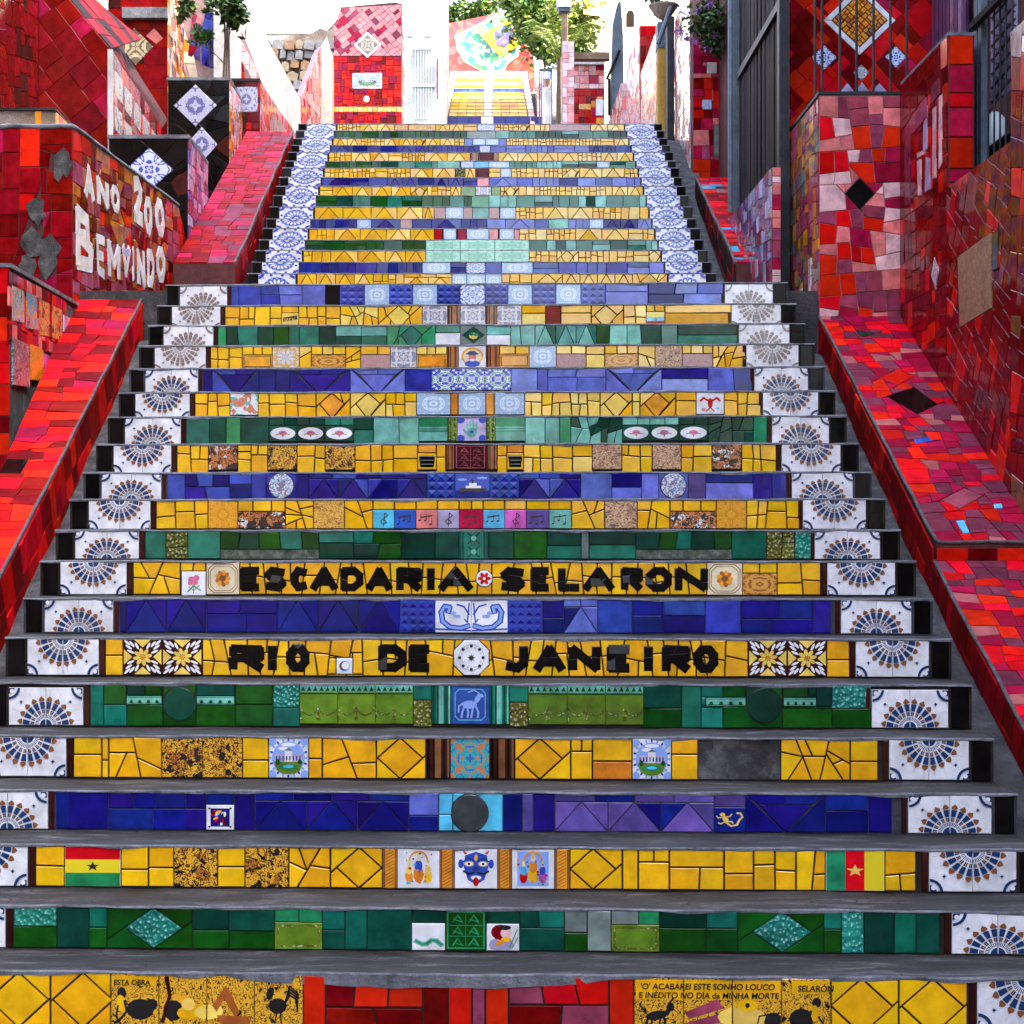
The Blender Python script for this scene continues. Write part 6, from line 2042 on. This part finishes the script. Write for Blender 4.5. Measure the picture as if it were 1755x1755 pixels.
# ================= far flight
random.seed(54)
far = thing('far_staircase', 'distant sunlit flight of yellow steps climbing to the flag mural', 'staircase', (.3, 40, zat(208, 40)))
T = Tiler(far)
NF = 14
def fz(k):
    D = 40 + 12.0 * k / (NF - 1)
    return D, zat(199 - 77 * k / (NF - 1), D)
FSEQ = 'BYyYYYyYbYyYyW'
for k in range(NF):
    D, zt = fz(k)
    zb = fz(k - 1)[1] if k else zt - .32
    st, pm = make_step(far, 60 + k, D, zt, zb, 12.0 / (NF - 1), xz(756 + 1.2 * k, D), xz(918 - 1.0 * k, D), lip=.002, hang=.008, grout=GROUT, skew=0)
    st.location.x = -far.location.x
    pm = Matrix.Translation(Vector((0, D, zt)))
    l, r = xz((768 + 1.2 * k) if k else 740, D), xz((905 - 1.0 * k) if k else 930, D)
    n = 9
    for i in range(n):
        a, b = l + (r - l) * i / n, l + (r - l) * (i + 1) / n
        c = FSEQ[k] if i != 4 else 'W'
        if k in (3, 4) and i in (6, 7):
            c = 'O'
        T.add(PAL[c][0], rc(a, zb - zt + .01, b, -.012), FRONT, MT[c], st, pm, .004, .01, minpx=10)
    for a, b in ((757 + 1.2 * k, 767 + 1.2 * k), (906 - k, 917 - k)):
        T.add('end_tile', rc(xz(a, D), zb - zt + .01, xz(b, D), -.012), FRONT, MT['W' if k > 2 else 'q'], st, pm, .004, .01, minpx=10)
T.flush()
for s, px in ((-1, 750), (1, 921)):
    t = thing('far_parapet', 'pink parapet on the %s of the distant yellow steps' % ('mural house side' if s < 0 else 'street lamp side'), 'wall', (xz(px, 46), 46, 9))
    a, b = W(px, 190, 40), W(px + (7 if s < 0 else -6), 118, 52)
    mb = MB()
    mb.prism([a + Vector((0, 0, -.6)), b + Vector((0, 0, -.6)), b + Vector((0, 0, .25)), a + Vector((0, 0, .25))], (s * .25, 0, 0))
    mb.build('masonry', MT['q'], t)

# ================= mural wall
def cells_mat(name, cols, scale):
    m, t_, b_ = new_mat(name)
    geo = t_.nodes.new('ShaderNodeNewGeometry')
    vo = nd(t_, 'ShaderNodeTexVoronoi', Scale=scale)
    t_.links.new(geo.outputs['Position'], vo.inputs['Vector'])
    sp = t_.nodes.new('ShaderNodeSeparateColor')
    t_.links.new(vo.outputs['Color'], sp.inputs[0])
    st = [(i / len(cols), c) for i, c in enumerate(cols)]
    t_.links.new(ramp(t_, sp.outputs[0], st, 'CONSTANT'), b_.inputs['Base Color'])
    b_.inputs['Roughness'].default_value = .3
    return m
t = thing('mural_wall', 'wall with a green, yellow and blue mosaic disc on red above the far steps', 'wall', (0, 56, 13))
D = 56.0
ms = [cells_mat('red_mosaic', [(.62, .05, .03), (.50, .03, .04), (.66, .14, .12), (.58, .08, .06)], 5), cells_mat('green_mosaic', [(.03, .22, .14), (.06, .30, .20), (.30, .50, .42), (.02, .14, .16), (.10, .34, .10), (.55, .62, .60)], 7),
      cells_mat('yellow_mosaic', [(.74, .46, .03), (.70, .38, .02), (.76, .56, .15)], 6), cells_mat('violet_mosaic', [(.15, .12, .42), (.26, .20, .50), (.10, .10, .34)], 7), MT['W']]
body(t, ms[0], quad(D, (757, 150), (915, 150), (915, 60), (880, 8), (848, 24), (760, 42)), (0, .6, 0), 'red_mosaic')
body(t, ms[4], quad(D - .07, (779, 62), (783, 84), (795, 106), (825, 122), (845, 124), (862, 122), (872, 108), (888, 96), (896, 60), (880, 18), (868, 16)), (0, .06, 0), 'white_border')
body(t, ms[1], quad(D - .14, (783, 62), (787, 84), (798, 104), (828, 120), (845, 123), (858, 121), (868, 106), (884, 92), (892, 60), (876, 20)), (0, .06, 0), 'green_mosaic')
body(t, ms[2], quad(D - .20, (816, 52), (858, 98), (892, 76), (880, 36), (868, 34), (836, 52)), (0, .05, 0), 'yellow_mosaic')
body(t, ms[3], quad(D - .26, (846, 56), (850, 76), (866, 80), (884, 62), (876, 44), (858, 44)), (0, .05, 0), 'violet_mosaic')

# ================= right background
random.seed(55)
t = thing('red_terrace_wall', 'bright red and pink tiled terrace wall below a wooden beam', 'wall', (xz(1005, 29), 29, 6))
tl = Tiler(t)
D = 29.0
body(t, REDWALL, quad(D, (974, 260), (1036, 260), (1036, 110), (974, 110)), (0, .4, 0))
mosaic(tl, quad(D - .001, (974, 215), (1036, 215), (1036, 153), (974, 153)), .11, 'RRRrOm', .03, minpx=26, inlays=[(quad(D - .002, (1021, 198), (1034, 198), (1034, 170), (1021, 170)), 'W')])
mosaic(tl, quad(D - .001, (974, 152), (1036, 152), (1036, 112), (974, 112)), .10, 'PPqm', .03, minpx=26)
body(t, PLASTER, quad(D - .05, (974, 110), (1036, 110), (1036, 106), (974, 106)), (0, .4, 0), 'coping')
tl.flush()
t = thing('wooden_beam', 'dark weathered beam lying across above the red terrace wall', 'beam', tuple(W(1012, 96, 28.6)))
body(t, WOODB, quad(28.6, (983, 101), (1045, 101), (1045, 89), (983, 90)), (0, .18, 0), 'timber')
t = thing('pink_post', 'pink tiled gatepost left of the red terrace wall', 'post', tuple(W(974, 210, 28.4)))
tl = Tiler(t)
bx(t, PGROUT, xz(964, 28.4), xz(984, 28.4), 28.4, 28.7, 6.0, zat(71, 28.4))
mosaic(tl, quad(28.399, (964, 235), (984, 235), (984, 71), (964, 71)), .10, 'PqqP', .04, minpx=26)
tl.flush()
t = thing('grey_gable_panel', 'narrow pointed grey metal panel standing before the cream house', 'panel', tuple(W(1056, 200, 26)))
body(t, GREYPOST, quad(26.0, (1044, 240), (1070, 240), (1068, 60), (1064, 0), (1058, 6), (1050, 40)), (0, .08, 0), 'sheet')
mb = MB()
mb.tube([W(1062, 86, 25.95), W(1040, 136, 25.95)], .02, 6)
mb.tube([W(1044, 135, 25.95), W(1044, 198, 25.95)], .02, 6)
mb.build('brace', WOODK, t)
t = thing('bowl_planter', 'wide stone bowl planter on the wall under the leaves', 'planter', tuple(W(1137, 30, 21)))
mb = MB()
vs_, fs = [], []
c = W(1137, 33, 21)
for k, (rr, dz) in enumerate(((.05, 0), (.10, .04), (.16, .13), (.18, .16), (.15, .15))):
    for j in range(14):
        a = 2 * math.pi * j / 14
        vs_.append((c.x + rr * math.cos(a), c.y + rr * math.sin(a), c.z + dz))
for k in range(4):
    for j in range(14):
        fs.append((k * 14 + j, k * 14 + (j + 1) % 14, (k + 1) * 14 + (j + 1) % 14, (k + 1) * 14 + j))
mb.add(vs_, fs)
mb.build('bowl', STONEW, t, smooth=True)
mb = MB()
mb.tube([(c.x, c.y, c.z), (c.x, c.y, c.z - 2.4)], .022, 8)
mb.build('pedestal', STEEL, t)
mb = MB()
leaves(mb, c + Vector((0, 0, .24)), (.16, .14, .12), 70, .09)
mb.build('foliage', LEAF, t)
# street lamp
t = thing('street_lamp', 'brown lamp post with a white box lantern in front of the trees', 'lamp', tuple(W(968, 150, 30)))
mb = MB()
mb.tube([W(968, 240, 30), W(968, 18, 30)], .055, 8)
mb.build('pole', WOODB, t)
mb = MB()
a, b = W(954, 19, 30), W(979, -8, 30)
mb.box((a.x, 29.85, a.z + .03), (b.x, 30.15, b.z))
mb.build('lantern', MT['W'], t)
mb = MB()
mb.box((a.x + .03, 29.88, a.z - .03), (b.x - .03, 30.12, a.z + .029))
mb.build('lantern_base', GREYPOST, t)
t = thing('bollard_planter', 'small white pillar with a clay pot right of the far steps', 'planter', tuple(W(938, 205, 33)))
mb = MB()
mb.box((xz(931, 33), 33, 6), (xz(945, 33), 33.3, zat(150, 33)))
mb.build('pillar', PLASTER, t)
mb = MB()
mb.tube([W(938, 149, 33.15), W(938, 136, 33.15)], .05, 9, r1=.075)
mb.build('pot', WOODB, t)
t = thing('blue_gate', 'narrow blue metal gate with a dark frame beside the far steps', 'gate', tuple(W(930, 205, 36)))
mb = MB()
for px in (925, 946):
    mb.box((xz(px - 1, 36), 36, 6), (xz(px + 1, 36), 36.06, zat(117, 36)))
mb.box((xz(924, 36), 35.995, zat(121, 36)), (xz(947, 36), 36.055, zat(117, 36)))
mb.build('frame', STEEL, t)
for i in range(6):
    mb = MB()
    mb.box((xz(927 + i * 3.1, 36), 36.01, zat(215, 36)), (xz(929.2 + i * 3.1, 36), 36.04, zat(121, 36)))
    mb.build('slat', MT['b'], t)

# ================= trees and plants
random.seed(61)
def tree(name, label, base, trunk_pts, r0, crowns, mats, size, cat='tree'):
    t = thing(name, label, cat, tuple(base))
    mb = MB()
    for P in trunk_pts:
        mb.tube(P, r0, 7, r1=r0 * .45)
    mb.build('trunk', BARK, t)
    mb = MB()
    for c, rad, n, m in crowns:
        leaves(mb, c, rad, n, size, m)
    mb.build('crown', mats, t)
    return t
D = 54.5
b = W(929, 128, D)
tree('shade_tree', 'dense green tree hanging over the far steps and the mural', b, [[b + Vector((0, 0, -2)), W(929, 80, D), W(915, 30, D)], [W(928, 80, D), W(890, 45, D)], [W(928, 90, D), W(945, 30, D)]], .13,
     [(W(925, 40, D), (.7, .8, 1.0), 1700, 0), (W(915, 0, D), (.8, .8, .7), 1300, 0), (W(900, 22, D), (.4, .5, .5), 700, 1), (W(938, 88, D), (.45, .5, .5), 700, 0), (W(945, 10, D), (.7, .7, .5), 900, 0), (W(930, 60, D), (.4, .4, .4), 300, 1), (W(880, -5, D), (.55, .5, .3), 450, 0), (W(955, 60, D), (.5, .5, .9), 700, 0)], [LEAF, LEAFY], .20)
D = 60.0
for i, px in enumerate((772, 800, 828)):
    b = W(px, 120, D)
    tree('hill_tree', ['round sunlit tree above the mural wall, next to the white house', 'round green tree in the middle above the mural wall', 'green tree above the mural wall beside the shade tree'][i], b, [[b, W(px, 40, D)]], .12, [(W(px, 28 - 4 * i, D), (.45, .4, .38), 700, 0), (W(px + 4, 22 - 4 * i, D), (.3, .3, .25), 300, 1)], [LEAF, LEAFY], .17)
D = 33.0
b = W(962, 160, D)
t = thing('palm', 'yellow green palm with arching fronds behind the street lamp', 'palm', tuple(b))
mb = MB()
mb.tube([b + Vector((0, 0, -1.5)), W(960, 100, D)], .10, 8, r1=.07)
mb.build('trunk', BARK, t)
for i in range(15):
    an = i * 2.4
    o = W(960, 100, D)
    L = U(.8, 1.25)
    d = Vector((math.cos(an) * .7, math.sin(an) * .5, 0))
    pts = [o + d * L * s_ + Vector((0, 0, L * (1.5 * s_ - 1.0 * s_ * s_))) for s_ in (0, .25, .5, .75, 1.0)]
    fm = MB()
    fm.tube(pts, .016, 4, r1=.004)
    for s_ in range(1, 20):
        u_ = s_ / 20 * 4
        k = min(3, int(u_))
        p = pts[k].lerp(pts[k + 1], u_ - k)
        tdir = (pts[k + 1] - pts[k]).normalized()
        for sg in (-1, 1):
            sdv = tdir.cross(Vector((0, 0, 1))).normalized() * sg
            tip = p + (sdv * .8 + tdir * .6 + Vector((0, 0, -.25))) * .30 * (1 - abs(s_ / 20 - .45))
            fm.add([p, p + tdir * .025, tip], [(0, 1, 2)])
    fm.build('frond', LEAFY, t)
# pale bush behind the palm
D = 35.0
b = W(1000, 160, D)
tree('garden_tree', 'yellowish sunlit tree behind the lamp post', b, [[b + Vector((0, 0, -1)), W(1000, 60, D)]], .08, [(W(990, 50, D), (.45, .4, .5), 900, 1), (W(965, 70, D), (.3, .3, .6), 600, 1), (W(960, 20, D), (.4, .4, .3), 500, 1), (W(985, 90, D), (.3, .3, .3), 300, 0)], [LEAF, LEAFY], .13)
# flowering plant over the red block
D = 16.2
c = W(1225, 35, D)
t = thing('flowering_plant', 'bushy plant with purple flowers hanging over the red wall end', 'plant', tuple(c))
mb = MB()
leaves(mb, W(1226, 30, D), (.17, .16, .2), 700, .055, 0, .4)
leaves(mb, W(1220, 72, D), (.12, .12, .10), 320, .05, 0, .6)
leaves(mb, W(1190, 40, D), (.10, .1, .10), 130, .045, 0, .5)
mb.build('foliage', LEAF, t)
mb = MB()
for px, py, n in ((1164, 18, 14), (1165, 55, 34), (1178, 64, 34), (1196, 20, 22), (1216, 8, 26), (1230, 22, 18), (1206, 40, 22), (1222, 60, 22), (1238, 40, 18), (1186, 72, 22), (1212, 84, 16)):
    leaves(mb, W(px, py, D - .1), (.035, .03, .035), n, .030, 0)
mb.build('flowers', PETAL, t)
mb = MB()
for k in range(7):
    a = W(1226, 70, D)
    mb.tube([a, a.lerp(W(1165 + k * 12, 20 + 8 * (k % 3), D - .1), .5) + Vector((0, 0, .06)), W(1165 + k * 12, 20 + 8 * (k % 3), D - .1)], .005, 5)
mb.build('stems', BARK, t)
# small tree in the planter behind the black pier
D = 18.5
b = W(388, 137, D)
t = thing('planter_tree', 'small dark leafed tree growing behind the taller black pier', 'tree', tuple(b))
mb = MB()
for dx in (-5, 0, 5):
    mb.tube([W(388 + dx, 137, D), W(389 + dx * .6, 70, D), W(390 + dx * 1.6, -30, D)], .012, 7, r1=.008)
mb.tube([W(386, 110, D), W(355, 80, D), W(335, 52, D)], .01, 6)
mb.build('trunk', BARK, t)
mb = MB()
leaves(mb, W(385, 12, D), (.22, .2, .16), 240, .10, 0, .3)
leaves(mb, W(318, 14, D), (.12, .1, .08), 70, .10, 0, .3)
leaves(mb, W(352, 60, D), (.12, .1, .07), 60, .10, 0, .3)
leaves(mb, W(405, 20, D), (.10, .1, .16), 90, .10, 0, .3)
mb.build('crown', LEAF, t)

# ================= unseen blocks added to shade the flights and darken tile reflections
def block(label, x0, x1, y0, y1, z1, mat, z0=-.5):
    t = thing('blocker', label, 'house', ((x0 + x1) / 2, (y0 + y1) / 2, 0))
    bx(t, mat, x0, x1, y0, y1, z0, z1, 'wall')
BLOCKER = rough_mat('dark_blocker', (.035, .022, .018), (.085, .05, .04), 3.0, .9, .5, .01)  # dark colour keeps the added blocks dim in tile reflections
block('townhouse added unseen right of the lower steps to shade them', 3.8, 9.5, -4.0, 20.45, 15.0, BLOCKER)
block('townhouse added unseen further up behind the boarded gate for shade', 5.0, 11.0, 20.5, 29.5, 19.0, BLOCKER)
block('townhouse added unseen left of the lower steps to block sky light', -10.5, -4.9, 2.0, 20.0, 12.0, BLOCKER)
block('townhouse added unseen on the left behind the viewer to darken reflections', -12, -4.6, -27.0, 1.0, 10.0, BLOCKER)
block('townhouse added unseen behind the viewer, blocking sky reflections on the left', -14, -2.5, -36.0, -28.0, 15.0, BLOCKER)
block('townhouse added unseen on the right behind the viewer to shade the street', 13.5, 22, -40.0, -3.0, 16.0, BLOCKER)
block('low block added unseen far behind the viewer, below the mirrored sky gap', -2.4, 13.4, -62.0, -56.0, 4.2, BLOCKER)
# unseen trees added behind the viewer to break up reflections in the risers
for i, (x, y, h_, r_) in enumerate(((2.2, -24.0, 5.0, 1.5), (7.6, -30.0, 6.5, 2.2))):
    b = Vector((x, y, 0))
    tree('reflection_tree', ['small tree added unseen behind the viewer for reflections', 'larger tree added unseen behind the viewer for reflections'][i], b, [[b, b + Vector((0, 0, h_))]], .14, [(b + Vector((0, 0, h_)), (r_, r_, r_ * .8), 900, 0)], [LEAF, LEAFY], .45)
